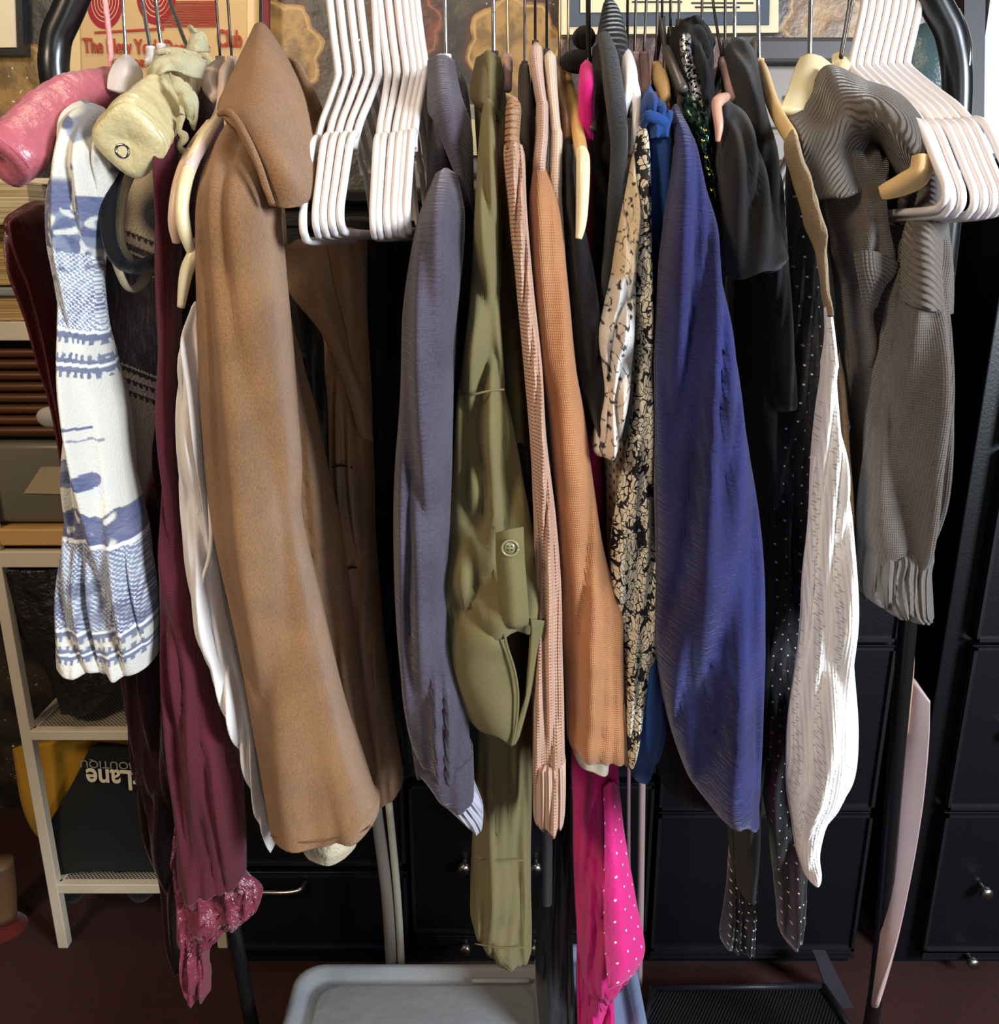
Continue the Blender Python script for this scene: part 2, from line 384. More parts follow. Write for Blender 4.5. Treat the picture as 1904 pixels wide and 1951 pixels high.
M_tan = plastic('tan_poster', '#c9a672', .7); M_red = plastic('poster_red', '#a83a28', .8); M_crim = plastic('poster_crimson', '#98182a', .8)
MB().prism([(128, -180), (505, -180), (500, 350), (128, 350)], .87, .9).build('border', plastic('poster_cream_border', '#d9bd88', .6), ps, False)
MB().prism([(148, -180), (470, -180), (470, 350), (162, 350)], .866, .872).build('sheet', M_tan, ps, False)
def disc(cx, cy, r0, r1, sx, Y):
    m = MB(); A = []; B = []
    for k in range(48):
        a = 2*PI*k/48
        A.append(m.add(P(cx+math.cos(a)*r0*sx, cy+math.sin(a)*r0, Y))); B.append(m.add(P(cx+math.cos(a)*r1*sx, cy+math.sin(a)*r1, Y)))
    for k in range(48): j = (k+1) % 48; m.f.append((A[k], B[k], B[j], A[j]))
    return m
for (cx, cy, s) in ((200, 5, 1), (298, -8, 1.1)):
    disc(cx, cy, 0.5, 50*s, .68, .8645).build('red_shade', M_crim, ps, False)
    for r in (12, 21, 30, 39): disc(cx, cy-r*.1, r*s, (r+2.2)*s, .65, .8638).build('shade_line', M_tan, ps, False)
ht = MB()
for i in range(17): y = 2+i*3; ht.prism([(318-i*1.2, y), (412, y-1), (412, y+1), (318-i*1.2, y+1.4)], .8632, .8645)
ht.build('hatching', M_red, ps, False)
MB().prism([(180, 60), (312, 52), (312, 57), (180, 64)], .863, .865).build('rule', M_red, ps, False)
def wtext(body, px, py, Y, hpx, mat, parent, rz=0, sc=1.0, up=False, bold=True, name='lettering'):
    p = P(px, py, Y); t = (p-CAM).length/F*hpx*1.35
    M = face_cam(p, rz) @ Matrix.Diagonal((sc, 1, 1, 1))
    return textmesh(name, body, t, mat, parent, M, font_bold=bold)
wtext('The New York Designer', 160, 100, .862, 22, M_red, ps, -.02, .66)
wtext('Club', 415, 88, .862, 26, M_red, ps, -.02, .6)
wtext('EXPORT', 220, 127, .862, 12, M_red, ps, -.02, .95)
for o in list(ps.children): pass
MB().prism([(490, -180), (512, -180), (512, 70), (497, 70)], .855, .868).build('spine', plastic('crimson_card', '#6d1020', .6), ps, False)
# ---------------- teal vase on the right chest
v = thing('round_vase', 'dusky teal round vase behind the right rack post', 'vase', P(1765, 185, .5))
m = MB(); c = P(1764, 128, .5); R = .062; rings = []
for zz, rr in ((c.z*-1+1.42, .03), (-.12, .046), (-.08, .048), (-.05, .056), (-.02, .062), (.01, .063), (.035, .054), (.052, .036), (.06, .012)):
    rings.append([m.add((c.x+math.cos(k*PI/16)*rr, c.y+math.sin(k*PI/16)*rr, c.z+zz), (k/32, zz)) for k in range(32)])
m.rings(rings); m.build('vase_body', plastic('teal_glaze', '#3c5457', .3, nz=.001), v)
# ================================================================== LEFT SHELVES
M_ivory = plastic('ivory_metal', '#d6c7ad', .45)
def mat_mesh():
    t = NT('perforated_metal'); u, w = t.uv()
    a = t.math('ABSOLUTE', t.math('SINE', t.math('MULTIPLY', t.math('ADD', u, w), 420))); b = t.math('ABSOLUTE', t.math('SINE', t.math('MULTIPLY', t.math('SUBTRACT', u, w), 420)))
    hole = t.step(t.math('MULTIPLY', a, b), .25, .4)
    t.set(Base_Color=t.mix(hole, rgb('#c9bca4'), rgb('#1d1814')), Roughness=.5); return t.m
M_mesh = mat_mesh()
sh = thing('metal_shelf_unit', 'ivory metal shelf unit with mesh shelves behind the left garments', 'shelf', (P(130, 1800, .454).x+.15, .6, 0))
XL = P(130, 1800, .454).x; XR = -.545; SY = .454; SD = .36
def pz(px, py): return P(px, py, SY).z
for yy, xx in ((SY, XL), (SY+SD, XL), (SY, XR), (SY+SD, XR)):
    ztop = 1.42
    MB().box((xx-.006, yy, ztop/2), (.02, .02, ztop), bev=.002).build('leg', M_ivory, sh, False)
for i, (yt, yb) in enumerate(((340, 352), (612, 648), (1048, 1078), (1388, 1406), (1680, 1697))):
    zt, zb = pz(60, yt), pz(60, yb); h = zt-zb; z = zb+h/2; xl = XL-.30 if i < 3 else XL
    m = MB()
    for cc, dd in ((((xl+XR)/2, SY, z), (XR-xl, .018, h)), (((xl+XR)/2, SY+SD, z), (XR-xl, .018, h)), ((xl, SY+SD/2, z), (.018, SD, h)), ((XR, SY+SD/2, z), (.018, SD, h))): m.box(cc, dd, bev=.002)
    s = m.build('shelf_frame', M_ivory, sh, False)
    k = MB(); a = [k.add((xl, SY, zt-.004), (0, 0)), k.add((XR, SY, zt-.004), (XR-xl, 0)), k.add((XR, SY+SD, zt-.004), (XR-xl, SD)), k.add((xl, SY+SD, zt-.004), (0, SD))]
    b = [k.add(Vector(k.v[i])-Vector((0, 0, .002)), (0, 0)) for i in range(4)]
    k.f += [tuple(a), tuple(reversed(b))]
    k.build('mesh_panel', M_mesh, s, False)
def slab(name, label, cat, x0, x1, zb, h, y0, d, mat, nlines=0, rot=0, group=None, mb=None):
    t = MB().box(((x0+x1)/2, y0+d/2, zb+h/2), (x1-x0, d, h), Matrix.Rotation(rot, 3, 'Z'), bev=.003).build(name, mat, None, False)
    return tag(t, label, cat, group)
def mat_pages(n, c1, c2):
    t = NT(n); o = t.obj(); sp = t.n('ShaderNodeSeparateXYZ'); t.l(o, sp.inputs[0])
    w = t.noise(t.vec(t.math('MULTIPLY', sp.outputs[0], 3), 0.0, t.math('MULTIPLY', sp.outputs[2], 380)), 1.0, 3)
    t.set(Base_Color=t.mix(t.step(w, .35, .65), rgb(c1), rgb(c2)), Roughness=.8); t.bump(w, .001); return t.m
M_pages = mat_pages('page_edges', '#d9c89f', '#a89068'); M_pages2 = mat_pages('tan_page_edges', '#c9a66c', '#94733f'); M_wicker = mat_pages('brown_slats', '#4a2c17', '#20110a')
zA = pz(40, 352); zs = pz(60, 612); zc = pz(60, 1048); zd = pz(60, 1388)
# paper piles; top pile rests on top shelf region (y 345-430), second pile 440-605
za = P(60, 428, .40).z
slab('paper_stack', 'pale stack of papers under the pink padded hanger', 'paper stack', -1.15, P(70, 400, .42).x, za, P(60, 345, .40).z-za, .40, .3, M_pages)
slab('paper_stack', 'tan stack of papers half hidden by dark red satin garment', 'paper stack', -1.15, P(95, 500, .46).x, zs+.055, za-zs-.056, .46, .3, M_pages2)
slab('magazine', 'grey magazine lying on the shelf beside dark red garment', 'magazine', -1.15, P(90, 560, .44).x, zs+.040, .013, .44, .3, plastic('magazine_cover', '#8d8d8a', .4))
slab('book', 'tan book lying on second shelf under the grey magazine', 'book', -1.15, P(95, 590, .45).x, zs+.001, .038, .45, .3, M_pages2)
# brown slatted drawer box
zt = P(60, 648, .47).z; zb_ = P(60, 842, .47).z; bx = thing('slatted_box', 'dark brown box of wooden slats beneath second shelf at left', 'box', (-1.0, .6, zb_))
MB().box((-.9, .64, (zt+zb_)/2-.002), (.62, .3, zt-zb_-.012), bev=.004).build('case', plastic('dark_brown_wood', '#24110a', .4), bx, False)
for i in range(8):
    z = zb_+.012+(zt-zb_-.02)*(i+.3)/8
    MB().tube([Vector((-1.2, .48, z)), Vector((-.9, .476, z)), Vector((-.60, .48, z))], .008, 8, 2).build('slat', plastic('brown_slat', '#5a3417', .35), bx)
tag(MB().ball(P(98, 795, .44), .022, (1.1, .6, .8), 12).build('paper_scrap', plastic('grey_paper', '#a9a29a', .7)), 'crumpled pale paper scrap poking out before the brown slatted box', 'paper')
# grey clear box with a card
zt = P(60, 846, .46).z; za = P(60, 1000, .46).z
gb = thing('plastic_box', 'cloudy grey plastic box with a card on lower left shelf', 'box', (-.9, .6, za))
MB().box((-.9, .62, (zt+za)/2), (.62, .3, zt-za), bev=.012).build('box_body', plastic('cloudy_grey_plastic', '#6b6554', .25), gb)
MB().prism([(45, 940), (78, 890), (140, 890), (140, 942)], .466, .472).build('card', plastic('beige_card', '#a89470', .6), gb, False)
slab('wood_board', 'pale wooden board under the grey plastic box at left', 'board', -1.2, XR, P(60, 1040, .452).z, .030, .452, .34, plastic('pale_wood', '#c89a5c', .5))
# black boot-like bag
loft('black_pouch', [(1085, 0, 150, .50, .05), (1160, 15, 170), (1230, 45, 220), (1290, 85, 235), (1325, 100, 230), (1362, 112, 200)], fabric('black_leather', '#1a1411', 'satin', .4, .0), bottom='cap', seed=3)
tag(bpy.data.objects['black_pouch'], 'soft black leather pouch standing on the white mesh shelf', 'bag')
yb = thing('yellow_bag', 'mustard yellow shopping bag under the mesh shelf', 'bag', P(110, 1620, .56))
sheet('bag_panel', [[(32, 1425, .56), (120, 1410, .54), (262, 1408, .56)], [(48, 1500, .55), (150, 1490, .53), (262, 1480, .56)], [(66, 1560, .55), (130, 1550, .53), (262, 1560, .56)], [(85, 1592, .55), (120, 1596, .55), (262, 1600, .56)]], fabric('mustard_cloth', '#c08a1c', 'weave', .6, .1), yb, .03, nz=.008, nf=9)
ptube('faded_print', [(67, 1486, .532), (88, 1483, .528), (110, 1478, .524)], .0016, plastic('brown_print', '#6b3a10', .8), yb)
bb = thing('black_tote_bag', 'black boutique tote bag with upside-down gold lettering', 'bag', P(190, 1690, .50))
sheet('bag_panel', [[(180, 1420, .50), (230, 1424, .49), (300, 1440, .50)], [(160, 1470, .50), (220, 1470, .475), (310, 1480, .50)], [(125, 1530, .50), (210, 1540, .47), (310, 1540, .50)], [(88, 1598, .50), (200, 1610, .47), (320, 1600, .50)], [(98, 1660, .50), (190, 1650, .475), (320, 1650, .50)]], fabric('black_canvas', '#12110f', 'weave', .7, .1), bb, .03, nz=.004, nf=12)
ptube('strap', [(110, 1650, .49), (112, 1700, .48), (140, 1712, .48), (160, 1680, .485), (172, 1655, .49)], [.010]*5, fabric('black_strap', '#0f0e0d'), bb, flat=.3)
ptube('strap', [(225, 1655, .49), (240, 1680, .485), (262, 1712, .485), (290, 1690, .485), (300, 1655, .49)], [.010]*5, bpy.data.materials['black_strap'], bb, flat=.3)
M_gold = plastic('cream_gold_print', '#d8c8a0', .6)
wtext('tLane', 268, 1470, .452, 40, M_gold, bb, PI-.06, .78)
wtext('BOUTIQU', 258, 1453, .452, 15, plastic('dull_print', '#8b8270', .6), bb, PI-.05, 1.05, bold=False)
# lower left corner things
lb = thing('wooden_stool', 'blurry beige wooden stool leg with red cushion at lower left edge', 'stool', P(10, 1830, .5))
MB().tube([P(-6, 1640, .5), P(0, 1690, .5), P(2, 1745, .5)], .03, 12, 4).build('leg', plastic('beige_wood', '#6d4d33', .5), lb)
MB().ball(P(-5, 1790, .5), .075, (1, .8, .75), 14).build('cushion', fabric('dark_red_velvet', '#5a1a12', 'velvet'), lb)
# ================================================================== RACK
M_rack = plastic('black_rack_tube', '#121214', .28, spec=.6)
rk = thing('clothes_rack', 'black tubular metal clothes rack with rounded upper corners', 'clothes rack', (0, 0, 0))
def tr(pts): return [P(*p) for p in pts]
ZR = P(952, 0, 0).z+.07
L0 = P(110, 60, .03); R0 = P(1822, 60, .03)
lp = tr([(482, 1960, .06), (440, 1740, .05), (330, 1200, .04), (180, 480, .02), (112, 190, .0), (105, 90, 0), (128, 25, 0)])
MB().tube([Vector((lp[0].x+.02, .07, .0))]+lp+[Vector((lp[-1].x+.05, 0, ZR-.01)), Vector((lp[-1].x+.1, 0, ZR))], [.0105, .0105, .0105, .011, .0125, .0148, .0148, .0148, .0148, .0148], 16, 8).build('post', M_rack, rk)
rp = tr([(1668, 1900, .05), (1712, 1400, .04), (1755, 900, .03), (1800, 480, .01), (1824, 200, 0), (1815, 80, 0), (1785, 10, 0)])
MB().tube([Vector((rp[0].x-.01, .06, .0))]+rp+[Vector((rp[-1].x-.05, 0, ZR-.008)), Vector((rp[-1].x-.1, 0, ZR))], [.0105, .0105, .011, .012, .0135, .0148, .0148, .0148, .0148, .0148], 16, 8).build('post', M_rack, rk)
MB().tube([Vector((lp[-1].x+.09, 0, ZR)), Vector((0, 0, ZR)), Vector((rp[-1].x-.09, 0, ZR))], .0125, 14, 8).build('hanging_rail', M_rack, rk)
ptube('side_rod', [(1822, 20, .0), (1838, 55, -.005), (1846, 100, -.01), (1838, 170, -.01), (1830, 240, -.01), (1826, 400, 0)], .0035, M_chrome, rk)
# ================================================================== FLOOR ITEMS
def mat_clear(n, c, a=.5, rough=.35):
    t = NT(n); o = t.obj()
    t.set(Base_Color=rgb(c), Roughness=rough, Transmission_Weight=a, IOR=1.3); t.bump(t.noise(o, 25, 3), .002); return t.m
M_bin = mat_clear('frosted_bin_plastic', '#a2a4a6', .35)
def zat(px, py, z):
    d = P(px, py, 0)-CAM; t = (z-CAM.z)/d.z; return CAM+d*t
def rrect(m, quad, z0, z1, rad, sc0=1.0, sc1=1.0, steps=6):
    pass
bn = thing('storage_bin', 'frosted grey plastic storage bin with lid under the coats', 'storage box', (zat(790, 1900, .2).x, .0, 0))
def binbox(par, xa, xb, ya, yb, zt, mat, ribs=True):
    cx, cy = (xa+xb)/2, (ya+yb)/2; w, d = xb-xa, yb-ya
    m = MB(); rs = []
    def rr(z, ins, r):
        o = []
        for sx, sy, a0 in ((1, 1, 0), (-1, 1, PI/2), (-1, -1, PI), (1, -1, 1.5*PI)):
            for k in range(7):
                a = a0+k*PI/12; o.append(m.add((cx+sx*(w/2-ins-r)+math.cos(a)*r, cy+sy*(d/2-ins-r)+math.sin(a)*r, z)))
        return o
    rs = [rr(0.005, .045, .02), rr(.02, .035, .03), rr(zt*.5, .025, .035), rr(zt-.03, .014, .035)]
    m.rings(rs, cap1=True).build('tub', mat, par)
    m = MB(); rs = [rr(zt-.032, .004, .04), rr(zt-.012, 0, .04), rr(zt-.002, .002, .04), rr(zt+.002, .006, .04), rr(zt+.002, .016, .036), rr(zt-.008, .022, .034), rr(zt-.009, .03, .03), rr(zt-.002, .042, .03), rr(zt, .046, .03)]
    m.rings(rs).build('lid', mat, par)
zt = .30
a = zat(590, 1843, zt); b = zat(1030, 1830, zt)
binbox(bn, a.x-.02, b.x+.03, a.y-.33, a.y+.01, zt, M_bin)
hl = zat(900, 1868, zt)
MB().tube([hl, hl+Vector((.02, -.004, .004)), hl+Vector((.06, -.004, .004)), hl+Vector((.085, 0, 0))], .004, 8, 4).build('latch', M_bin, bn)
bn2 = thing('storage_bin', 'bluish frosted storage bin behind the hot pink skirt', 'storage box', (zat(1200, 1900, .2).x, .1, 0))
a2 = zat(1205, 1800, .3)
cb = (zat(1212, 1806, .30)+zat(1252, 1960, .30))*.5
binbox(bn2, P(1262, 1980, -.05).x-.17, P(1262, 1980, -.05).x-.012, -.16, zat(1222, 1795, .30).y, .30, mat_clear('bluish_bin_plastic', '#8e9cbe', .3))
# black shoe tray
tr_ = thing('shoe_tray', 'black ridged plastic tray on the floor below dotted skirt', 'tray', zat(1420, 1930, .12))
q = [zat(1245, 1886, .1), zat(1568, 1882, .1), zat(1640, 1990, .1), zat(1215, 2000, .1)]
m = MB()
for zz in (.1, .085):
    for p in q: m.add((p.x, p.y, zz), (p.x, p.y))
m.f += [(3, 2, 1, 0), (4, 5, 6, 7)]+[(i, (i+1) % 4, 4+(i+1) % 4, 4+i) for i in range(4)]
t = NT('ridged_black_plastic'); sp = t.n('ShaderNodeSeparateXYZ'); t.l(t.obj(), sp.inputs[0])
t.set(Base_Color=rgb('#1a1a1d'), Roughness=.4); t.bump(t.math('SINE', t.math('MULTIPLY', t.math('ADD', sp.outputs[0], t.math('MULTIPLY', sp.outputs[1], -.6)), 1100)), .003)
m.build('ridged_surface', t.m, tr_, False)
rm = MB()
for i, j in ((0, 1), (1, 2), (3, 0)): rm.tube([q[i]+Vector((0, 0, .004)), q[j]+Vector((0, 0, .004))], .006, 8, 1)
for p in q[:2]: rm.tube([p, Vector((p.x, p.y, 0))], .008, 8, 1)
for p in q[2:]: rm.tube([p, Vector((p.x, p.y, 0))], .008, 8, 1)
rm.build('rim', M_black2, tr_)
fp = MB().prism([(1555, 1826), (1580, 1826), (1632, 1930), (1625, 1960), (1600, 1960)], .3, .32).build('folded_stand', plastic('charcoal_plastic', '#34343a', .5), None, False)
tag(fp, 'charcoal folded plastic stand leaning at the end of black tray', 'stand')
# leaning pale rods
M_rod = plastic('grey_white_rod', '#a7a196', .4); M_rod2 = plastic('cream_rod', '#d6d0bd', .45)
for nm, lab, pts, r, mt in (('curtain_rod', 'grey white rod leaning left of its cream twin under camel coat', [(715, 1530, .3), (737, 1700, .3), (746, 1838, .3)], .0105, M_rod),
                        ('curtain_rod', 'cream rod leaning beside its grey twin under camel coat', [(741, 1530, .3), (757, 1700, .3), (765, 1838, .3)], .0065, M_rod2),
                        ('curtain_rod', 'dull mauve rod standing behind the royal blue top', [(1198, 1440, .3), (1199, 1700, .3), (1212, 1900, .3)], .0035, plastic('mauve_rod', '#7c6065', .4)),
                        ('curtain_rod', 'pinkish beige rod standing right of the mauve rod', [(1224, 1440, .3), (1221, 1700, .3), (1217, 1900, .3)], .0062, plastic('pinkish_rod', '#a58d88', .4))):
    m = MB().tube([P(*p) for p in pts], r, 12, 6); tag(m.build(nm, mt), lab, 'rod', 'long rods leaning behind the garments')
# pink-beige board at the right
bd = thing('leaning_board', 'thin pinkish board leaning against the right rack post', 'board', P(1668, 1915, -.0))
M_bd = plastic('pinkish_board', '#b59a97', .55)
sheet('board_face', [[(1735, 1288, .08), (1750, 1305, .07), (1773, 1336, .06)], [(1724, 1400, .07), (1745, 1405, .06), (1770, 1420, .05)], [(1706, 1520, .06), (1730, 1530, .05), (1758, 1545, .04)], [(1692, 1650, .05), (1710, 1660, .04), (1735, 1680, .03)], [(1680, 1780, .04), (1692, 1785, .03), (1708, 1800, .02)], [(1664, 1915, .03), (1667, 1920, .02), (1671, 1915, .01)]], M_bd, bd, .006, nz=0)
ptube('edge_strip', [(1742, 1100, .08), (1738, 1200, .075), (1735, 1295, .07), (1724, 1400, .065)], .0042, plastic('tan_strip', '#b08e6c', .5), bd)
# ================================================================== HANGERS
M_wh = plastic('white_plastic', '#e6e0df', .32, nz=.0); M_whgrey = plastic('white_plastic_warm', '#dfd6d2', .38)
def white_hanger(label, nx, ny, fx, fy, group, top=-80, ft=400, k=1.0, lean=-17):
    """tubular plastic hanger seen end on: neck at photo (nx,ny), near end passing (fx,ft)"""
    N = P(nx, ny, 0); E = P(fx, ft, -.2); yaw = math.atan2(E.x-N.x, .2); zb = P(fx+20, fy, -.205).z
    t = thing('plastic_hanger', label, 'hanger', N, group)
    def L(s, z): # s: distance from neck along hanger, towards camera when negative
        return Vector((N.x-math.sin(yaw)*s, s*math.cos(yaw), z))
    z0 = N.z; r = .0036; H = z0-zb
    top_ = P(nx+lean, 0, 0)
    body = MB()
    for sg in (-1, 1):
        body.tube([L(0, z0+.003), L(.012*sg, z0-.006), L(.06*sg, z0-H*.21), L(.1*sg, z0-H*.345), L(.128*sg, z0-H*.47), L(.135*sg, z0-H*.53)], r, 10, 5)
    outer = [L(-.128, z0-H*.44), L(-.15, z0-H*.5), L(-.185, z0-H*.74), L(-.203, z0-H*.88), L(-.2, z0-H*.97), L(-.17, zb), L(0, zb), L(.17, zb), L(.2, z0-H*.97), L(.203, z0-H*.88), L(.185, z0-H*.74), L(.15, z0-H*.5), L(.128, z0-H*.44)]
    body.tube(outer, r, 10, 5)
    body.build('frame', M_wh, t)
    hook = MB(); x0, zt = top_.x, top_.z
    pts = [Vector((N.x, 0, z0)), Vector((N.x+(x0-N.x)*.08, 0, z0+.012)), Vector((x0*.5+N.x*.5, 0, (z0+zt)/2)), Vector((x0, 0, zt)), Vector((x0-.003, -.004, ZR-.03)), Vector((x0-.004, -.02, ZR-.004)), Vector((x0-.004, -.012, ZR+.02)), Vector((x0-.004, .006, ZR+.026)), Vector((x0-.004, .022, ZR+.012)), Vector((x0-.004, .026, ZR-.004))]
    hook.tube(pts, .0039, 10, 4); hook.build('hook', M_whgrey, t)
    nt = MB()
    nt.tube([L(-.13, z0-H*.44), L(-.127, z0-H*.55)], .0032, 8, 2); nt.build('strap_notch', M_whgrey, t)
    return t
ORD = ['leftmost', 'second from the left', 'third from the left', 'fourth from the left', 'fifth from the left', 'sixth from the left', 'seventh from the left', 'eighth from the left', 'ninth from the left', 'tenth from the left', 'rightmost']
mid = [(645, 148, 578, 460), (664, 146, 603, 450), (684, 144, 618, 449), (703, 145, 634, 446), (722, 146, 650, 443), (740, 147, 712, 452), (757, 146, 722, 452), (775, 144, 738, 450), (789, 143, 752, 446), (801, 142, 763, 447), (811, 140, 776, 440)]
for i, (a, b, c, d) in enumerate(mid):
    white_hanger('empty white hanger, %s in bunch beside the camel coat' % ORD[i], a, b, c, d, 'empty white hangers in the middle', lean=(-17 if i != 4 else -8))
ro = ['leftmost', 'second from the left', 'third from the left', 'fourth from the left', 'fifth from the left', 'sixth from the left', 'second from the right', 'rightmost']
right = [(1622, 132, 1794, 400), (1637, 131, 1806, 410), (1652, 130, 1826, 411), (1667, 129, 1850, 414), (1682, 129, 1868, 414), (1697, 128, 1886, 413), (1712, 127, 1902, 410), (1728, 127, 1926, 405)]
for i, (a, b, c, d) in enumerate(right):
    white_hanger('empty white hanger, %s in bunch beside grey cardigan' % ro[i], a, b, c, d, 'empty white hangers at the right end', lean=26)
def wire(mb, x, y, Y=0, xt=None, r=.0014):
    """steel hook from neck (photo px) up over the rail"""
    n = P(x, y, Y); xt = P(xt if xt is not None else x, 0, 0).x
    pts = [n, Vector(((n.x+xt)/2, n.y*.5, (n.z+1.578)/2)), Vector((xt, 0, 1.585)), Vector((xt, -.006, ZR-.03)), Vector((xt, -.019, ZR)), Vector((xt, 0, ZR+.0185)), Vector((xt, .019, ZR)), Vector((xt, .016, ZR-.01))]
    return mb.tube(pts, r, 8, 5)
M_woodh = plastic('pale_wood', '#dcb983', .4); M_creamh = plastic('cream_lacquer', '#e3d3a8', .35); M_pinkh = plastic('dusty_pink_velvet', '#c9a198', .8); M_darkh = plastic('black_hanger_velvet', '#16141a', .7)
M_dwire = plastic('dark_wire', '#4a4540', .3, .9); M_gwire = plastic('brass_wire', '#9a8362', .3, .9); M_greyh = plastic('taupe_plastic', '#4b433f', .4)
def hanger(label, x, y, mat, arm=None, wiremat=None, xt=None, r=.0045, neck=0.012, group=None, wr=.0014, Y=0, flat=1.0, name='clothes_hanger', back=True):
    """arm: list of (px,py,Y[,r]) from the neck to the near shoulder tip"""
    t = thing(name, label, 'hanger', P(x, y, Y), group)
    wire(MB(), x, y, Y, xt, wr).build('hook', wiremat or M_chrome, t)
    m = MB(); n = P(x, y, Y)
    if arm:
        pts = [P(*q[:3]) for q in arm]; rr = [q[3] if len(q) > 3 else r for q in arm]
        m.tube(pts, rr, 12, 5, flat=flat)
        if back:
            bp = [Vector((2*n.x-p.x if 0 else n.x+(n.x-p.x)*.3, 2*n.y-p.y, p.z)) for p in pts[:6] if p.y <= n.y+.001]
            if len(bp) > 1: m.tube(bp, rr[:len(bp)], 8, 3, flat=flat)
    else:
        for sg in (-1, 1): m.tube([n, n+Vector((0, .01*sg, -.012)), n+Vector((0, .03*sg, -.035)), n+Vector((0, .035*sg, -.06))], r, 8, 3)
    m.tube([n+Vector((0, 0, .004)), n+Vector((0, 0, -neck))], r*1.1, 10, 1)
    m.build('shoulder_bar', mat, t)
    return t
# ---- padded and other left hangers
def padded(pts, rr, seed, sq=.35):
    m = MB().tube([P(*p) for p in pts], rr, 48, 14); n = len(m.v)//48
    end = m.v[-48:]; ce = sum((Vector(v) for v in end), Vector())/48
    for i in range(n):
        ring = [Vector(v) for v in m.v[i*48:(i+1)*48]]; c = sum(ring, Vector())/48
        for k, v in enumerate(ring):
            a = k/48*2*PI; q = noise.noise(Vector((math.cos(a)*1.1+seed, math.sin(a)*1.1, i*.16)))
            w = (.3-abs(noise.noise(Vector((math.cos(a)*.8, math.sin(a)*.8+seed, i*.38)))))
            e = 1+sq*((abs(math.cos(a+.6))**4+abs(math.sin(a+.6))**4)**-.25-1)
            m.v[i*48+k] = tuple(c+(v-c)*(e*(1+.07*q+.09*w)))
    # closing seam: a nearly flat sewn end with a small tuck
    base = (n-1)*48; t = (ce-sum((Vector(v) for v in m.v[base-96:base-48]), Vector())/48).normalized(); m.f.pop(); prev = list(range(base, base+48))
    for sc, d in ((.93, .002), (.75, .0035), (.5, .003), (.25, .001), (.08, -.001)):
        cur = [m.add(ce+(Vector(m.v[base+k])-ce)*sc*(1+.05*math.sin(k*PI/4)*(1-sc))+t*d) for k in range(48)]
        for k in range(48): m.f.append((prev[k], prev[(k+1) % 48], cur[(k+1) % 48], cur[k]))
        prev = cur
    m.f.append(tuple(prev)); return m
M_pink = fabric('pink_satin', '#b9606c', 'satin', .36, .3, amp=.5); M_csatin = fabric('cream_satin', '#cfc08f', 'satin', .33, .3, amp=.45)
h = thing('padded_hanger', 'thick pink satin padded hanger at the upper left', 'hanger', P(210, 150, 0))
padded([(250, 158, .03), (215, 172, 0), (170, 182, -.05), (120, 205, -.09), (75, 240, -.13), (35, 285, -.17), (8, 308, -.185)], [.014, .019, .021, .023, .0235, .0235, .0225], 1, .5).build('padding', M_pink, h)
ptube('ribbon_hook', [(212, 168, 0), (211, 100, 0), (205, 40, 0), (198, -20, 0), (196, -90, 0), (197, -120, -.02)], .0028, fabric('pink_ribbon', '#e79a98', 'satin', .4), h)
h = thing('padded_hanger', 'cream satin padded hanger with lace bow and rhinestone ring', 'hanger', P(355, 130, 0))
padded([(392, 120, .06), (365, 138, .02), (335, 165, -.03), (300, 200, -.09), (268, 240, -.14), (252, 262, -.165), (246, 270, -.175)], [.010, .014, .019, .0225, .0262, .027, .0262], 7, .8).build('padding', M_csatin, h)
wire(MB(), 370, 120, 0, 320, .002).build('hook', M_chrome, h)
M_lace = fabric('cream_lace', '#e0d6a8', 'felt', .7, .4)
sheet('lace_ruffle', [[(325, 140, -.11), (345, 150, -.12), (362, 165, -.12)], [(332, 165, -.125), (352, 178, -.135), (374, 190, -.125)], [(338, 190, -.135), (358, 205, -.145), (376, 222, -.13)], [(345, 215, -.135), (356, 232, -.14), (370, 248, -.13)]], M_lace, h, .003, nz=.012, nf=75)
sheet('lace_ruffle', [[(285, 130, -.07), (300, 100, -.07), (330, 92, -.06), (380, 100, -.04)], [(280, 145, -.08), (305, 120, -.09), (340, 112, -.08), (392, 120, -.05)], [(272, 165, -.08), (300, 145, -.1), (330, 135, -.09), (385, 150, -.06)]], M_lace, h, .003, nz=.016, nf=70)
sheet('lace_ruffle', [[(355, 52, -.02), (366, 48, -.02), (372, 60, -.02)], [(360, 75, -.03), (378, 72, -.03), (392, 68, -.02)], [(355, 100, -.03), (375, 98, -.04), (398, 100, -.02)]], M_lace, h, .003, nz=.010, nf=90)
ptube('ribbon_tail', [(345, 225, -.14), (342, 250, -.145), (352, 262, -.145), (342, 280, -.145), (356, 296, -.145), (360, 318, -.145)], [.007, .004, .006, .004, .006, .003], M_lace, h, flat=.4)
rg = MB(); c0 = P(234, 288, -.192)
rg.tube([c0+Vector((math.cos(a*PI/8)*.0055, -.001, math.sin(a*PI/8)*.005)) for a in range(17)], .0012, 8, 2); rg.build('rhinestone_ring', M_chrome, h)
h = thing('plastic_hanger', 'white plastic hanger shoulder standing above the pink padded hanger', 'hanger', P(240, 128, 0))
wire(MB(), 240, 110, 0, 234, .0018).build('hook', M_chrome, h)
sheet('shoulder_wing', [[(237, 110, 0), (241, 109, -.002), (246, 112, 0)], [(222, 122, -.03), (243, 122, -.035), (262, 128, -.02)], [(210, 146, -.05), (238, 150, -.055), (268, 150, -.03)], [(208, 172, -.06), (230, 178, -.065), (256, 184, -.05)]], M_wh, h, .006, nz=0)
hanger('clear plastic hanger hook left of the cream padded hanger', 288, 97, M_wh, [(288, 97, 0), (285, 120, -.03)], xt=270, back=False, wr=.002)
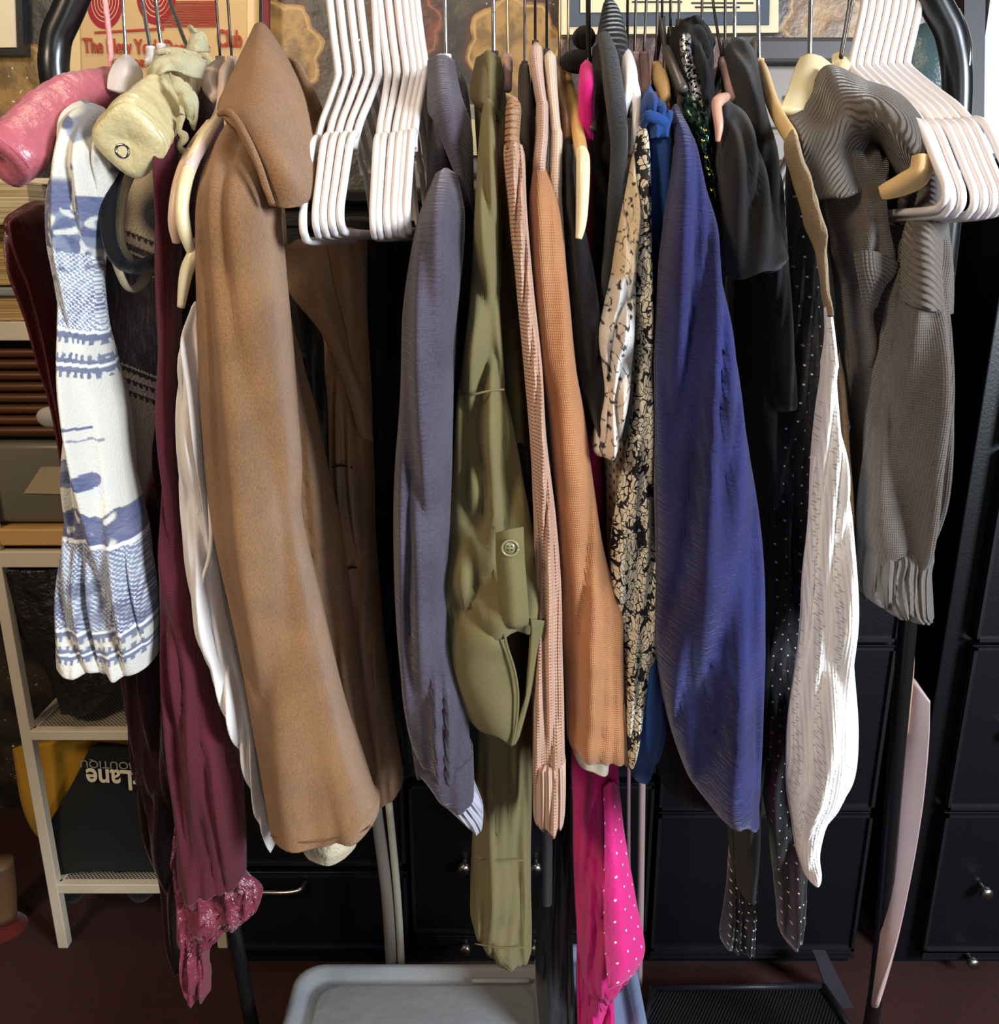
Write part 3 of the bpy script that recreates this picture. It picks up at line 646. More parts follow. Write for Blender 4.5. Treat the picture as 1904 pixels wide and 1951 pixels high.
hanger('clear plastic hanger hook close behind the lace of cream padded hanger', 308, 92, M_wh, [(308, 92, 0), (306, 120, -.03)], xt=296, back=False, wr=.002)
for lab, x, arm in (('pinkish white flat hanger, left of two above the maroon knit', 420, [(420, 118, 0, .004), (405, 140, -.02, .008), (400, 165, -.04, .008), (412, 190, -.06, .005)]),
                    ('pinkish white flat hanger, right of two above the maroon knit', 442, [(442, 116, 0, .004), (428, 140, -.03, .006), (424, 175, -.05, .005), (420, 210, -.08, .005), (395, 260, -.14, .005), (360, 320, -.19, .005)])):
    hanger(lab, x, 116, M_pinkh if 0 else plastic('pale_pink_plastic', '#d8c0b4', .4), arm, xt=x-8, wiremat=M_dwire)
for lab, pts, mt in (('cream hanger end curling out before the maroon sleeve', [(415, 222, -.1), (385, 270, -.15), (358, 330, -.19), (347, 390, -.2), (352, 440, -.2), (368, 490, -.19)], M_creamh),
                     ('pale pink hanger end behind the cream hanger end', [(400, 235, -.09), (365, 290, -.14), (342, 350, -.17), (333, 420, -.18), (336, 462, -.175)], plastic('pale_peach_plastic', '#dfbfa4', .4)),
                     ('thin cream hanger bar dipping below the cream hanger end', [(392, 430, -.17), (372, 480, -.19), (355, 520, -.19), (345, 585, -.185)], M_creamh)):
    t = thing('clothes_hanger', lab, 'hanger', P(*pts[0])); ptube('shoulder_bar', pts, [.004]+[.0058]*(len(pts)-2)+[.0035], mt, t)
ht_ = thing('velvet_hanger', 'black velvet hanger curling inside the blue and white top', 'hanger', P(250, 290, 0))
ptube('shoulder_bar', [(300, 262, -.02), (255, 285, -.08), (222, 330, -.13), (208, 395, -.155), (209, 455, -.16), (228, 497, -.155), (262, 508, -.12), (310, 490, -.06)], .0068, fabric('black_velvet', '#0d0d10', 'velvet', .9, .1), ht_)
ht_ = thing('clothes_hanger', 'cream hanger loop nested inside the black velvet hanger', 'hanger', P(260, 300, 0))
ptube('shoulder_bar', [(300, 290, -.02), (262, 315, -.06), (236, 365, -.1), (228, 420, -.12), (233, 470, -.12), (248, 495, -.11)], .0042, M_creamh, ht_)
# ================================================================== GARMENTS, left to right
def garment(name, label, cat, x, y, group=None): return thing(name, label, cat, P(x, y, 0), group)
# --- dark red satin at far left
M_dred = fabric('dark_red_satin', '#561411', 'satin', .42, .2, amp=.45)
g = garment('satin_dress', 'dark red satin garment hanging from the pink padded hanger at far left', 'dress', 60, 400)
loft('body', [(390, 50, 112, -.02, .03), (418, 12, 115, -.04, .05), (440, 2, 116), (500, 22, 118), (600, 50, 122), (700, 76, 126), (800, 101, 128), (900, 116, 130), (1000, 122, 134)], M_dred, g, fold=.02, ff=45, fz=5, seed=1)
# --- blue and white tie dye top
WH = (.66, .63, .54); B1 = rgb('#434c78')[:3]; B2 = rgb('#6f7a92')[:3]; B3 = rgb('#3a4066')[:3]; GREY = rgb('#8f8f99')[:3]
def mixc(a, b, t): t = max(0, min(1, t)); return tuple(x*(1-t)+y*t for x, y in zip(a, b))
def fb(x, y, s, o=0): return noise.noise(Vector((x*s, y*s, o)))
def tiedye(x, y, st):
    sl = .22*(x-165) if y < 780 else (.06*(x-200) if y < 1100 else .04*(x-200)+6*math.sin((x-110)/55))
    Y = y-sl; c = WH
    def blotch(t, s=.02, o=0, k=6): return max(0, min(1, (fb(x, y, s, o)+t)*k))
    if y < 325: c = mixc(WH, B2, blotch(-.1+.25*(y < 240), .018, 1)*.9); c = mixc(c, B3, blotch(-.32, .03, 4))
    elif Y < 400:
        c = WH
        if 100 < x < 165 and y > 335: c = mixc(WH, B1, min(1, (y-335)/12)*max(0, min(1, (x-98)/6))*(1 if abs(x-122) > 3 else 0))
        if x > 178 and y > 372: c = B1
    elif Y < 480: c = mixc(mixc(B1, B2, blotch(0, .04, 3)), WH, blotch(-.1, .06, 5))
    elif Y < 625:
        ch = math.sin(x*.85+math.sin(y*.12)*1.2)*math.sin(Y*.75); c = mixc(mixc(B2, B1, blotch(-.05, .025, 7)), (.78, .80, .80), (ch+.15)*3)
        c = mixc(c, B3, blotch(-.36, .05, 9)*.7)
    elif Y < 720:
        d = Y-625
        if d < 6 or 62 < d < 68: c = (.85, .84, .8)
        elif d < 18 or 68 < d < 78: c = B3 if 0 else mixc(B2, B3, .6)
        elif d < 26 or 78 < d < 88: c = mixc(B2, B3, .6) if math.sin(x*.55) > 0 else WH
        elif d < 44: c = WH
        elif d < 54: c = mixc(B2, B3, .5) if math.sin(x*.55) > 0 else WH
        elif d < 62: c = mixc(B2, B3, .6)
    elif y < 960:
        c = mixc(WH, (.6, .6, .62), blotch(-.38, .02, 2)*.5)
        if abs(y-811-2*math.sin(x*.1)) < 2.5 and 165 < x < 215: c = B1
        if abs(y-834-.12*(x-200)-2*math.sin(x*.2)) < 2 and 180 < x < 235: c = mixc(WH, B1, .7)
        e = fb(x, y, .06, 3)*.25
        if ((x-155)/27)**4+((y-903)/27)**4 < 1+e: c = mixc(B1, B2, blotch(0, .05))
        if ((x-206)/25)**2+((y-912)/16)**2 < 1+e: c = B1
    elif Y < 1030: c = mixc(B1, B3, blotch(0, .03, 4)); c = mixc(WH, c, 1.0 if Y > 975+20*fb(x, y, .05, 8) else 0); c = mixc(c, WH, blotch(-.25, .05, 6))
    elif Y < 1038: c = (.85, .84, .8)
    elif Y < 1190:
        ch = math.sin(x*.8)*math.sin(Y*.8+math.sin(x*.2)); c = mixc(mixc(B2, B1, blotch(.05, .02, 12)), (.72, .74, .76), (ch-.05)*2.2); c = mixc(c, B3, blotch(-.1, .03, 14)*.7)
    elif Y < 1196 or 1236 < Y < 1241: c = (.85, .84, .8)
    elif Y < 1205: c = mixc(B2, B3, .5)
    elif Y < 1213: c = mixc(B2, B3, .5) if math.sin(x*.6) > 0 else WH
    elif Y < 1222: c = WH
    elif Y < 1236: c = mixc(B2, B3, .5) if (math.sin(x*.6) > 0 or Y > 1229) else WH
    elif Y < 1248: c = mixc(B2, B1, .5)
    elif Y < 1256: c = mixc(B2, B1, .5) if math.sin(x*.6) > 0 else WH
    else: c = mixc(WH, B1, 1 if (x < 145 and y > 1262+(145-x)*-.1 and y-1262 > (x-108)*.9) else 0)
    k = .5+.5*noise.noise(Vector((x*.09, y*.5, 2)))+.35*noise.noise(Vector((x*.03, y*.03, 7)))
    c = mixc(c, WH, .22*k) if c[2] > c[0]*1.25 else mixc(c, (.50, .47, .42), .18*k)
    return (*c, 1)
def backdye(x, y, st):
    c = rgb('#9c8f80')[:3]; D = rgb('#25212e')[:3]
    Y = y-.38*(x-220)
    if 455 < Y < 700: c = mixc(D, rgb('#4a4046')[:3], (fb(x*3, y*.6, .06, 2)+.1)*1.5)
    for k in (430, 470, 500, 690, 712, 735):
        if abs(Y-k) < 2: c = rgb('#a89c92')[:3]
        elif 0 < Y-k < 12: c = D if (math.sin(x*.55) > -.3 or Y-k < 6) else c
    if Y < 430: c = mixc(rgb('#b5a78c')[:3], D, (fb(x, y*.6, .012, 21)+.12)*3)
    return (*c, 1)
M_dye = painted('indigo_dyed_cotton', .9, .1)
g = garment('woven_top', 'blue and white tie-dye woven top with geometric bands', 'top', 170, 200)
loft('sleeve_front', [(198, 118, 200, -.10, .02), (215, 108, 222, -.12, .03), (250, 103, 236, -.14, .04), (300, 96, 232, -.15, .045), (350, 90, 228), (420, 90, 215), (480, 94, 208), (550, 105, 205), (650, 115, 217), (740, 118, 232), (800, 119, 246), (900, 121, 256), (1000, 122, 272), (1100, 118, 292), (1200, 110, 302), (108, 1268, 303, 1278, -.15, .05), (107, 1280, 303, 1292, -.15, .05)], M_dye, g, fold=.012, ff=30, n=210, step=.0014, col=tiedye, seed=2, hemw=.01)
sheet('back_panel', [[(190, 280, .02), (250, 270, .06), (310, 260, .05)], [(180, 450, -.04), (240, 470, .0), (310, 460, .03)], [(190, 650, -.06), (250, 660, -.03), (315, 650, .0)], [(210, 820, -.07), (260, 830, -.04), (315, 830, -.01)], [(220, 1050, -.07), (270, 1050, -.04), (315, 1050, -.01)], [(230, 1250, -.07), (275, 1265, -.04), (312, 1262, -.01)]], M_dye, g, .003, sub=60, nz=.006, nf=12, col=backdye)
ptube('neck_band', [(200, 300, -.11), (203, 400, -.14), (215, 480, -.15), (240, 545, -.14), (262, 548, -.12), (285, 520, -.06), (310, 505, -.02)], .0055, fabric('cream_cotton_band', '#cbbd9a', 'weave'), g, flat=.4)
# --- maroon velvet/knit with satin hem
M_mar = fabric('maroon_knit', '#3a1016', 'knit', .9, .2); M_marsat = fabric('maroon_satin', '#7d3242', 'satin', .3, .4, amp=1.2); M_mk = fabric('wine_jersey', '#561e2a', 'knit', .9, .25, amp=.5)
g = garment('maroon_dress', 'long maroon knit dress with shiny satin hem beside tie-dye top', 'dress', 330, 200)
loft('body', [(150, 340, 400, .02, .03), (220, 320, 425, -.0, .06), (320, 300, 400), (500, 296, 400), (800, 305, 400), (1200, 240, 400), (1500, 290, 420), (1700, 310, 400), (1850, 335, 360)], M_mar, g, fold=.02, seed=7)
loft('sleeve', [(262, 312, 345, -.13, .02), (290, 299, 346, -.14, .035), (350, 295, 350), (500, 291, 348), (700, 297, 348), (900, 305, 352), (1080, 305, 375), (1250, 306, 395), (1400, 316, 432), (1500, 325, 462), (1600, 337, 472), (338, 1680, 473, 1665, -.14, .035), (345, 1706, 472, 1690, -.14, .035)], M_mk, g, fold=.012, seed=5)
loft('satin_strip', [(1560, 336, 350, -.13, .02), (1620, 330, 356), (1700, 330, 362)], M_marsat, g, fold=.012, ff=70, fz=20, seed=90)
loft('satin_hem', [(1676, 332, 460, -.115, .02), (1700, 333, 492), (1735, 336, 500), (338, 1765, 478, 1758, -.12, .022), (341, 1795, 430, 1790, -.12, .02), (1825, 344, 402, -.12, .02), (1860, 348, 400), (1895, 352, 401), (355, 1916, 401, 1900, -.12, .014)], M_marsat, g, fold=.03, ff=75, fz=7, wr=.005, wf=60, seed=91, hemw=.01)
loft('skirt', [(1270, 228, 330, -.06, .03), (1400, 244, 340), (1550, 268, 350), (1700, 298, 352), (1850, 335, 362)], fabric('dark_maroon_velvet', '#2a0b10', 'velvet', .8, .3), g, fold=.014, ff=40)
# --- white blouse
M_wb = fabric('white_blouse_cotton', '#f0e8e0', 'weave', .8, .2, .06)
g = garment('blouse', 'cream white blouse mostly hidden behind the camel coat sleeve', 'blouse', 370, 560)
loft('sleeve', [(585, 362, 385, -.14, .015), (640, 345, 400, -.155, .03), (700, 340, 410), (800, 337, 412), (900, 338, 412), (1000, 343, 418), (1080, 350, 425), (1160, 364, 435), (1230, 380, 448), (1320, 412, 468), (1420, 446, 490), (1520, 478, 505), (1570, 493, 518), (512, 1622, 529, 1614, -.13, .015)], M_wb, g, fold=.012, ff=50, seed=3)
ptube('placket_edge', [(396, 900, -.18), (402, 1000, -.18), (399, 1060, -.182), (384, 1110, -.186), (378, 1160, -.186), (388, 1210, -.185), (400, 1240, -.182)], .0022, M_wb, g)
# --- camel coat
M_camel = fabric('camel_wool', '#ab7a48', 'felt', .95, .5, base2='#8a5f38'); M_brwn = M_camel
g = garment('wool_coat', 'camel wool coat with wide collar and hanging sleeve', 'coat', 497, 50)
loft('sleeve', [(232, 432, 500, -.10, .02), (270, 408, 520, -.12, .035), (330, 385, 530, -.15, .045), (400, 373, 538, -.165, .05), (550, 373, 550), (700, 378, 563), (850, 385, 574), (920, 390, 576), (1000, 400, 574), (1070, 414, 587), (1200, 444, 617), (1350, 473, 650), (1450, 490, 677), (1550, 506, 712), (515, 1606, 723, 1568, -.165, .05), (518, 1617, 722, 1590, -.165, .05)], M_camel, g, fold=.011, ff=13, fz=.8, seed=12, ex=2.0, hemw=.003)
ptube('cuff_stitching', [(516, 1592, -.2), (560, 1604, -.216), (620, 1603, -.218), (680, 1588, -.212), (712, 1572, -.198)], .0007, plastic('brown_thread', '#6d4a2c', .9), g)
sheet('collar', [[(490, 52, -.03), (497, 49, -.035), (506, 56, -.03)], [(464, 105, -.06), (498, 100, -.09), (542, 112, -.05)], [(438, 165, -.10), (500, 160, -.14), (574, 182, -.09)], [(420, 215, -.14), (490, 225, -.185), (590, 250, -.13)], [(452, 250, -.18), (520, 285, -.205), (598, 318, -.16)], [(492, 320, -.2), (540, 350, -.215), (588, 376, -.19)], [(517, 392, -.205), (545, 395, -.21), (566, 388, -.2)]], M_camel, g, .007, nz=.006, nf=12)
sheet('collar_back', [[(545, 105, .03), (560, 112, .02), (570, 125, .02)], [(575, 170, .02), (595, 195, .01), (618, 225, .01)], [(590, 260, .0), (610, 280, 0), (626, 300, 0)], [(592, 340, -.02), (606, 350, -.02), (620, 360, -.02)]], M_camel, g, .006, nz=.002)
ptube('collar_roll', [(417, 218, -.15), (432, 213, -.165), (448, 225, -.18), (470, 262, -.2), (492, 312, -.213), (508, 360, -.217), (520, 388, -.215)], [.002, .0032, .0032, .003, .003, .003, .002], M_camel, g)
loft('front_panel', [(380, 480, 542, -.10, .03), (500, 500, 545, -.10, .035), (600, 505, 549), (680, 510, 572), (810, 520, 604), (925, 535, 630), (1056, 560, 658), (1200, 585, 674), (1350, 610, 692), (1480, 640, 712), (1540, 660, 716)], M_camel, g, fold=.010, seed=8, ff=30)
loft('back_panel', [(440, 600, 700, .06, .03), (600, 610, 700, .04, .04), (760, 625, 708, .0, .045), (930, 630, 714), (1060, 640, 716), (1200, 650, 728), (1350, 665, 744), (1500, 680, 764), (680, 1560, 767, 1522, -.0, .04)], M_camel, g, fold=.014, seed=9, ff=30, hemw=.004)
sheet('lapel', [[(528, 486, -.10), (572, 458, -.09), (618, 462, -.06)], [(540, 522, -.11), (592, 515, -.105), (632, 540, -.075)], [(556, 562, -.11), (610, 575, -.11), (650, 612, -.08)], [(618, 635, -.105), (646, 660, -.105), (670, 700, -.08)], [(660, 730, -.09), (678, 745, -.09), (698, 770, -.07)], [(688, 830, -.07), (696, 835, -.07), (708, 842, -.06)]], M_camel, g, .006, nz=.004, nf=14)
for pts in ([(632, 890, -.066), (650, 887, -.068), (672, 891, -.066)], [(660, 1085, -.058), (672, 1081, -.058), (679, 1082, -.057)]):
    ptube('buttonhole', pts, .0012, plastic('dark_thread', '#140a06', .9), g)
sheet('sleeve_lining', [[(570, 1590, -.17), (625, 1600, -.19), (680, 1585, -.17)], [(578, 1618, -.17), (628, 1628, -.19), (676, 1612, -.17)], [(590, 1636, -.165), (625, 1648, -.18), (655, 1634, -.165)]], fabric('cream_lining', '#d3c3a2', 'satin', .6), g, .003, nz=.001)
# --- black garments between coat and jacket
M_blk = fabric('black_fabric', '#0c0b0d', 'weave', .9, .2); M_dbr = fabric('dark_brown_fabric', '#1a100d', 'weave', .9, .1)
g = garment('black_dress', 'black garment hanging in the dark gap between camel coat and slate jacket', 'dress', 700, 440)
loft('body', [(420, 590, 790, .12, .03), (500, 560, 800, .12, .05), (800, 600, 800, .1, .06), (1200, 700, 800), (1480, 750, 800)], M_blk, g, fold=.02, seed=14)
# --- slate jacket
M_slate = fabric('slate_knit', '#514b58', 'slub', .85, .55, base2='#403944', amp=.6); M_rib = fabric('pale_grey_rib', '#b6b4c2', 'ribv', .8, .4)
g = garment('knit_jacket', 'slate grey knit jacket with pale ribbed cuff right of empty hangers', 'jacket', 850, 110)
loft('body', [(108, 832, 862, .0, .012), (128, 824, 878, .0, .03), (160, 819, 892, -.01, .05), (250, 816, 900, -.03, .07), (400, 812, 902, -.04, .08), (700, 800, 896), (1000, 780, 890), (1350, 775, 893), (1480, 790, 885)], M_slate, g, fold=.014, seed=21)
loft('sleeve', [(330, 830, 872, -.13, .02), (375, 812, 882, -.15, .035), (420, 796, 886, -.165, .04), (500, 780, 882, -.17, .042), (600, 768, 872), (750, 762, 866), (900, 752, 862), (1050, 749, 856), (1200, 755, 852), (1300, 764, 862), (1370, 770, 888), (1440, 784, 896), (1490, 808, 900), (830, 1530, 898, 1500, -.17, .03), (850, 1552, 905, 1520, -.17, .028)], M_slate, g, fold=.016, ff=24, fz=1.6, seed=22)
loft('cuff', [(842, 1530, 896, 1480, -.17, .02), (858, 1555, 908, 1520, -.17, .022), (888, 1582, 921, 1556, -.17, .02), (902, 1590, 920, 1580, -.17, .014)], M_rib, g, fold=.002, ribs=.0012)
loft('cuff_fold', [(790, 1478, 902, 1462, -.165, .04), (812, 1508, 903, 1490, -.167, .04), (832, 1535, 904, 1515, -.17, .036), (852, 1552, 905, 1532, -.17, .03)], M_slate, g, fold=.004, seed=23)
sheet('lapel', [[(818, 118, -.05), (840, 106, -.06), (862, 118, -.04)], [(818, 165, -.08), (850, 170, -.1), (876, 185, -.07)], [(820, 215, -.1), (858, 225, -.125), (894, 240, -.08)], [(838, 250, -.12), (870, 285, -.13), (898, 320, -.1)], [(872, 330, -.125), (884, 370, -.13), (899, 420, -.11)]], M_slate, g, .005, nz=.003, nf=14)
hanger('white hanger neck poking out of slate jacket collar', 850, 112, M_wh, None, xt=848, r=.0052, neck=.02, wr=.0018)
# --- olive shirt
M_ol = fabric('olive_cotton', '#796e47', 'weave', .8, .15, .08); M_old = fabric('olive_cotton_inside_shaded', '#3f3320', 'weave', .85, .1)  # inside tone is the same cotton with sleeve shade in the colour
g = garment('olive_shirt', 'olive green shirt with rolled sleeve tab and button', 'shirt', 930, 108)
loft('body', [(106, 912, 948, .0, .015), (125, 904, 958, .0, .03), (200, 905, 968, -.02, .05), (300, 910, 985, -.04, .06), (450, 915, 1000, -.05, .06), (600, 900, 1014), (800, 900, 1020), (1100, 905, 1020), (1400, 908, 1018), (1550, 905, 1014), (1650, 899, 1012), (1740, 896, 1012), (900, 1795, 1013, 1810, -.05, .06), (930, 1828, 1013, 1843, -.05, .05)], M_ol, g, fold=.014, ff=30, seed=31)
for y, a, b in ((1640, 905, 1010), (1806, 905, 1011)): ptube('hem_seam', [(a, y-8, -.105), ((a+b)/2, y, -.117), (b, y-2, -.107)], .0008, M_ol, g)
loft('sleeve', [(196, 922, 942, -.10, .012), (230, 916, 946, -.12, .02), (300, 910, 948, -.14, .03), (400, 905, 950, -.155, .035), (500, 900, 950), (600, 893, 954), (700, 880, 960), (745, 874, 962), (760, 872, 963), (850, 865, 984), (950, 856, 1002), (1040, 850, 1022), (1120, 844, 1045, -.155, .045), (842, 1175, 1058, 1160, -.155, .045), (844, 1200, 1050, 1195, -.155, .04)], M_ol, g, fold=.018, ff=22, fz=5, seed=33)
sheet('sleeve_rear', [[(945, 420, -.08), (960, 410, -.1), (975, 430, -.09)], [(950, 560, -.09), (980, 560, -.12), (1000, 600, -.1)], [(955, 700, -.1), (985, 690, -.13), (1014, 700, -.1)], [(965, 850, -.1), (990, 845, -.135), (1010, 860, -.11)]], M_ol, g, .004, nz=.006)
ptube('armhole_seam', [(873, 757, -.168), (900, 752, -.192), (935, 744, -.19), (960, 742, -.172)], .0010, M_ol, g)
sheet('rolled_cuff', [[(846, 1130, -.15), (880, 1130, -.17), (935, 1140, -.17), (960, 1170, -.17)], [(845, 1210, -.165), (885, 1215, -.2), (935, 1215, -.21), (958, 1225, -.2)], [(857, 1280, -.165), (890, 1290, -.195), (930, 1270, -.205), (975, 1260, -.2)], [(880, 1345, -.17), (920, 1350, -.195), (955, 1340, -.2), (986, 1320, -.19)], [(912, 1385, -.175), (940, 1392, -.19), (965, 1390, -.195), (984, 1375, -.19)], [(930, 1392, -.18), (950, 1400, -.19), (966, 1412, -.19), (975, 1422, -.19)]], M_ol, g, .004, nz=.003, nf=14)
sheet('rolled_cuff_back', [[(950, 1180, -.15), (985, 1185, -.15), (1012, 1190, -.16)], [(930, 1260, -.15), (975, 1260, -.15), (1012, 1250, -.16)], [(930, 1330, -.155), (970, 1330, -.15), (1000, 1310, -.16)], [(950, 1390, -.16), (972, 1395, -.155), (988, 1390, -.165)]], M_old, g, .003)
sheet('cuff_flap', [[(1010, 1178, -.2), (1038, 1180, -.19), (1060, 1162, -.17)], [(1012, 1210, -.2), (1028, 1215, -.19), (1045, 1208, -.18)], [(1008, 1270, -.195), (1016, 1265, -.19), (1024, 1255, -.18)], [(998, 1340, -.19), (1003, 1335, -.19), (1010, 1320, -.18)], [(976, 1420, -.19), (980, 1416, -.19), (986, 1405, -.185)]], M_ol, g, .004, nz=.002)
ptube('cuff_edge', [(958, 1190, -.212), (966, 1230, -.21), (980, 1275, -.205), (987, 1320, -.2), (985, 1370, -.2), (975, 1420, -.195)], .0014, M_ol, g)
tab = sheet('sleeve_tab', [[(947, 1014, -.208), (970, 1008, -.214), (996, 1004, -.208)], [(948, 1070, -.210), (972, 1068, -.218), (998, 1066, -.210)], [(954, 1130, -.212), (978, 1130, -.220), (1003, 1128, -.212)], [(958, 1180, -.212), (980, 1184, -.220), (1006, 1178, -.212)], [(964, 1190, -.205), (982, 1195, -.208), (1004, 1188, -.205)]], M_ol, g, .004, nz=.0005)
bt = MB(); c0 = P(972, 1044, -.222)
bt.tube([c0+Vector((math.cos(a*PI/10)*.0075, -.0005, math.sin(a*PI/10)*.0075)) for a in range(21)], .0013, 8, 1)
bt.tube([c0, c0+Vector((0, .003, 0))], .0078, 20, 1); b_ = bt.build('button', plastic('olive_button', '#8b8560', .25), tab)
hl_ = MB()
for dx in (-.0018, .0018):
    for dz in (-.0018, .0018): hl_.ball(c0+Vector((dx, -.0003, dz)), .0008, seg=5)
hl_.build('button_holes', M_old, b_)
sheet('collar', [[(910, 112, -.03), (928, 106, -.04), (952, 112, -.03)], [(902, 150, -.05), (925, 145, -.07), (958, 155, -.05)], [(900, 188, -.07), (922, 196, -.09), (948, 215, -.07)], [(925, 215, -.08), (938, 225, -.09), (955, 240, -.07)]], fabric('olive_cotton_collar', '#5d4f2f', 'weave', .85, .1), g, .004, nz=.002)
hanger('steel hanger hook above the olive shirt collar', 941, 106, M_dgrey, None, xt=940, wr=.0022)
hanger('pink hanger neck between olive shirt and beige knit sweater', 968, 112, M_pinkh, [(968, 112, 0, .0045), (967, 170, -.03, .0045)], wiremat=M_gwire, xt=966, back=False)
# --- beige pink knit
M_bk = fabric('beige_pink_knit', '#cda38a', 'chunky', .9, .4, base2='#b98a70')
g = garment('knit_sweater', 'narrow beige pink chunky knit sweater with ribbed cuff', 'sweater', 977, 190)
loft('shoulder', [(192, 966, 990, -.13, .012), (205, 963, 993, -.14, .015), (262, 962, 990, -.155, .016), (280, 963, 994, -.16, .018)], fabric('tan_knit_band', '#b08057', 'ribh', .9, .3), g, fold=.001)
loft('sleeve', [(272, 964, 992, -.155, .016), (290, 960, 1000, -.16, .024), (400, 969, 1005, -.165, .026), (550, 984, 1018), (700, 998, 1033), (850, 1010, 1042), (1000, 1016, 1060), (1120, 1018, 1068), (1250, 1014, 1072), (1400, 1014, 1075), (1500, 1016, 1077), (1570, 1017, 1075), (1577, 1020, 1073)], M_bk, g, fold=.010, ff=45, fz=.8, seed=41)
loft('cuff', [(1465, 1014, 1078, -.165, .028), (1520, 1016, 1078), (1572, 1016, 1076), (1578, 1018, 1074)], fabric('beige_pink_rib', '#cfaa95', 'ribv', .9, .3), g, fold=.003, ribs=.002, ff=50)
# --- grey brown garment behind
g = garment('taupe_blouse', 'dark taupe garment squeezed between beige knit and pink covered hanger', 'blouse', 1000, 120)
loft('body', [(122, 990, 1008, -.01, .01), (150, 987, 1012, -.03, .03), (250, 988, 1022, -.05, .05), (500, 990, 1030), (1000, 1010, 1040), (1300, 1020, 1040)], fabric('taupe_fabric', '#3d332d', 'weave'), g, seed=42)
# --- tan cardigan with pink hanger shoulder
M_tanc = fabric('tan_jersey', '#ad7850', 'knit', .85, .5, base2='#a06c45', amp=.6); M_pinkk = fabric('pale_pink_knit', '#cba896', 'knit', .85, .4)
g = garment('tan_cardigan', 'tan knit cardigan with creased sleeve and white cuff showing below', 'cardigan', 1022, 85)
loft('shoulder', [(88, 1010, 1032, -.06, .01), (102, 1008, 1034, -.07, .013), (140, 1013, 1036, -.09, .016), (188, 1021, 1042, -.11, .018), (196, 1022, 1045, -.112, .019), (250, 1021, 1045, -.125, .02), (310, 1016, 1040, -.132, .02), (350, 1018, 1040, -.12, .015), (390, 1022, 1040, -.11, .012)], M_pinkk, g, fold=.002)
loft('sleeve', [(310, 1018, 1038, -.13, .008), (335, 1013, 1048, -.135, .018), (400, 1007, 1068, -.14, .03), (500, 1013, 1078), (600, 1022, 1088), (700, 1030, 1097), (800, 1043, 1114), (900, 1052, 1126), (1000, 1060, 1140), (1100, 1066, 1160), (1180, 1070, 1186), (1250, 1073, 1188), (1350, 1077, 1190), (1080, 1425, 1193, 1440, -.14, .034), (1088, 1440, 1195, 1462, -.14, .03)], M_tanc, g, fold=.008, ff=20, fz=1.2, wr=.002, seed=44, cross=(.007, 900))
ptube('cuff_edge', [(1187, 1340, -.152), (1190, 1400, -.152), (1194, 1458, -.152)], .0024, fabric('pale_tan_rib', '#c79d75', 'ribv'), g)
loft('shirt_cuff', [(1425, 1088, 1162, -.13, .022), (1092, 1448, 1162, 1455, -.13, .024), (1100, 1462, 1160, 1478, -.13, .02)], fabric('cream_shirt', '#d8ccb4', 'weave'), g, fold=.004)
# --- white-pink second
g = garment('cream_knit_top', 'cream knit top narrow as a strap right of the tan cardigan shoulder', 'top', 1048, 100)
loft('sleeve', [(103, 1037, 1059, -.06, .01), (114, 1035, 1061, -.07, .013), (160, 1040, 1063, -.09, .015), (242, 1047, 1069, -.12, .018), (252, 1048, 1072, -.122, .019), (330, 1046, 1070, -.13, .02), (370, 1045, 1070, -.13, .02), (450, 1052, 1076), (560, 1062, 1084), (650, 1070, 1092), (760, 1080, 1104)], fabric('cream_pink_knit', '#d9bfa6', 'knit', .85, .4), g, fold=.003, seed=45)
hanger('gold hooked tan hanger left of the yellow wooden one', 1066, 135, plastic('tan_wood', '#a88055', .4), [(1066, 138, 0, .006), (1070, 180, -.03, .007), (1080, 230, -.08, .006), (1084, 270, -.1, .005)], wiremat=M_gwire, back=False)
hanger('yellow wooden hanger ending in a pale tip before the crimson dress', 1083, 140, plastic('yellow_wood', '#c99e5e', .35), [(1083, 142, 0, .004), (1092, 190, -.05, .0055), (1100, 240, -.1, .006), (1107, 285, -.14, .006), (1110, 300, -.15, .006)], wiremat=M_gwire, back=False)
ptube('pale_tip', [(1107, 283, -.15), (1111, 300, -.155), (1111, 350, -.16), (1108, 420, -.16), (1103, 455, -.16)], [.004, .006, .006, .005, .003], M_creamh, bpy.data.objects['clothes_hanger.%03d' % (len([o for o in bpy.data.objects if o.name.startswith('clothes_hanger')])-1)])
# --- black jersey top
M_bj = fabric('black_jersey', '#131015', 'weave', .9, .35)
g = garment('jersey_blouse', 'black jersey top with short pointed sleeve between tan cardigan and crimson dress', 'top', 1085, 270)
loft('sleeve', [(272, 1072, 1088, -.10, .01), (300, 1071, 1096, -.11, .02), (400, 1073, 1108, -.115, .03), (470, 1078, 1122), (560, 1084, 1138), (650, 1092, 1150), (720, 1100, 1156), (780, 1115, 1152), (822, 1128, 1142)], M_bj, g, fold=.012, seed=46)
loft('body', [(400, 1075, 1110, -.0, .05), (700, 1070, 1140), (1100, 1090, 1180), (1400, 1090, 1185), (1465, 1100, 1178), (1108, 1492, 1178, 1478, -.0, .05), (1112, 1535, 1172, 1490, .0, .04)], fabric('charcoal_jersey', '#1d1a1c', 'weave'), g, seed=47)
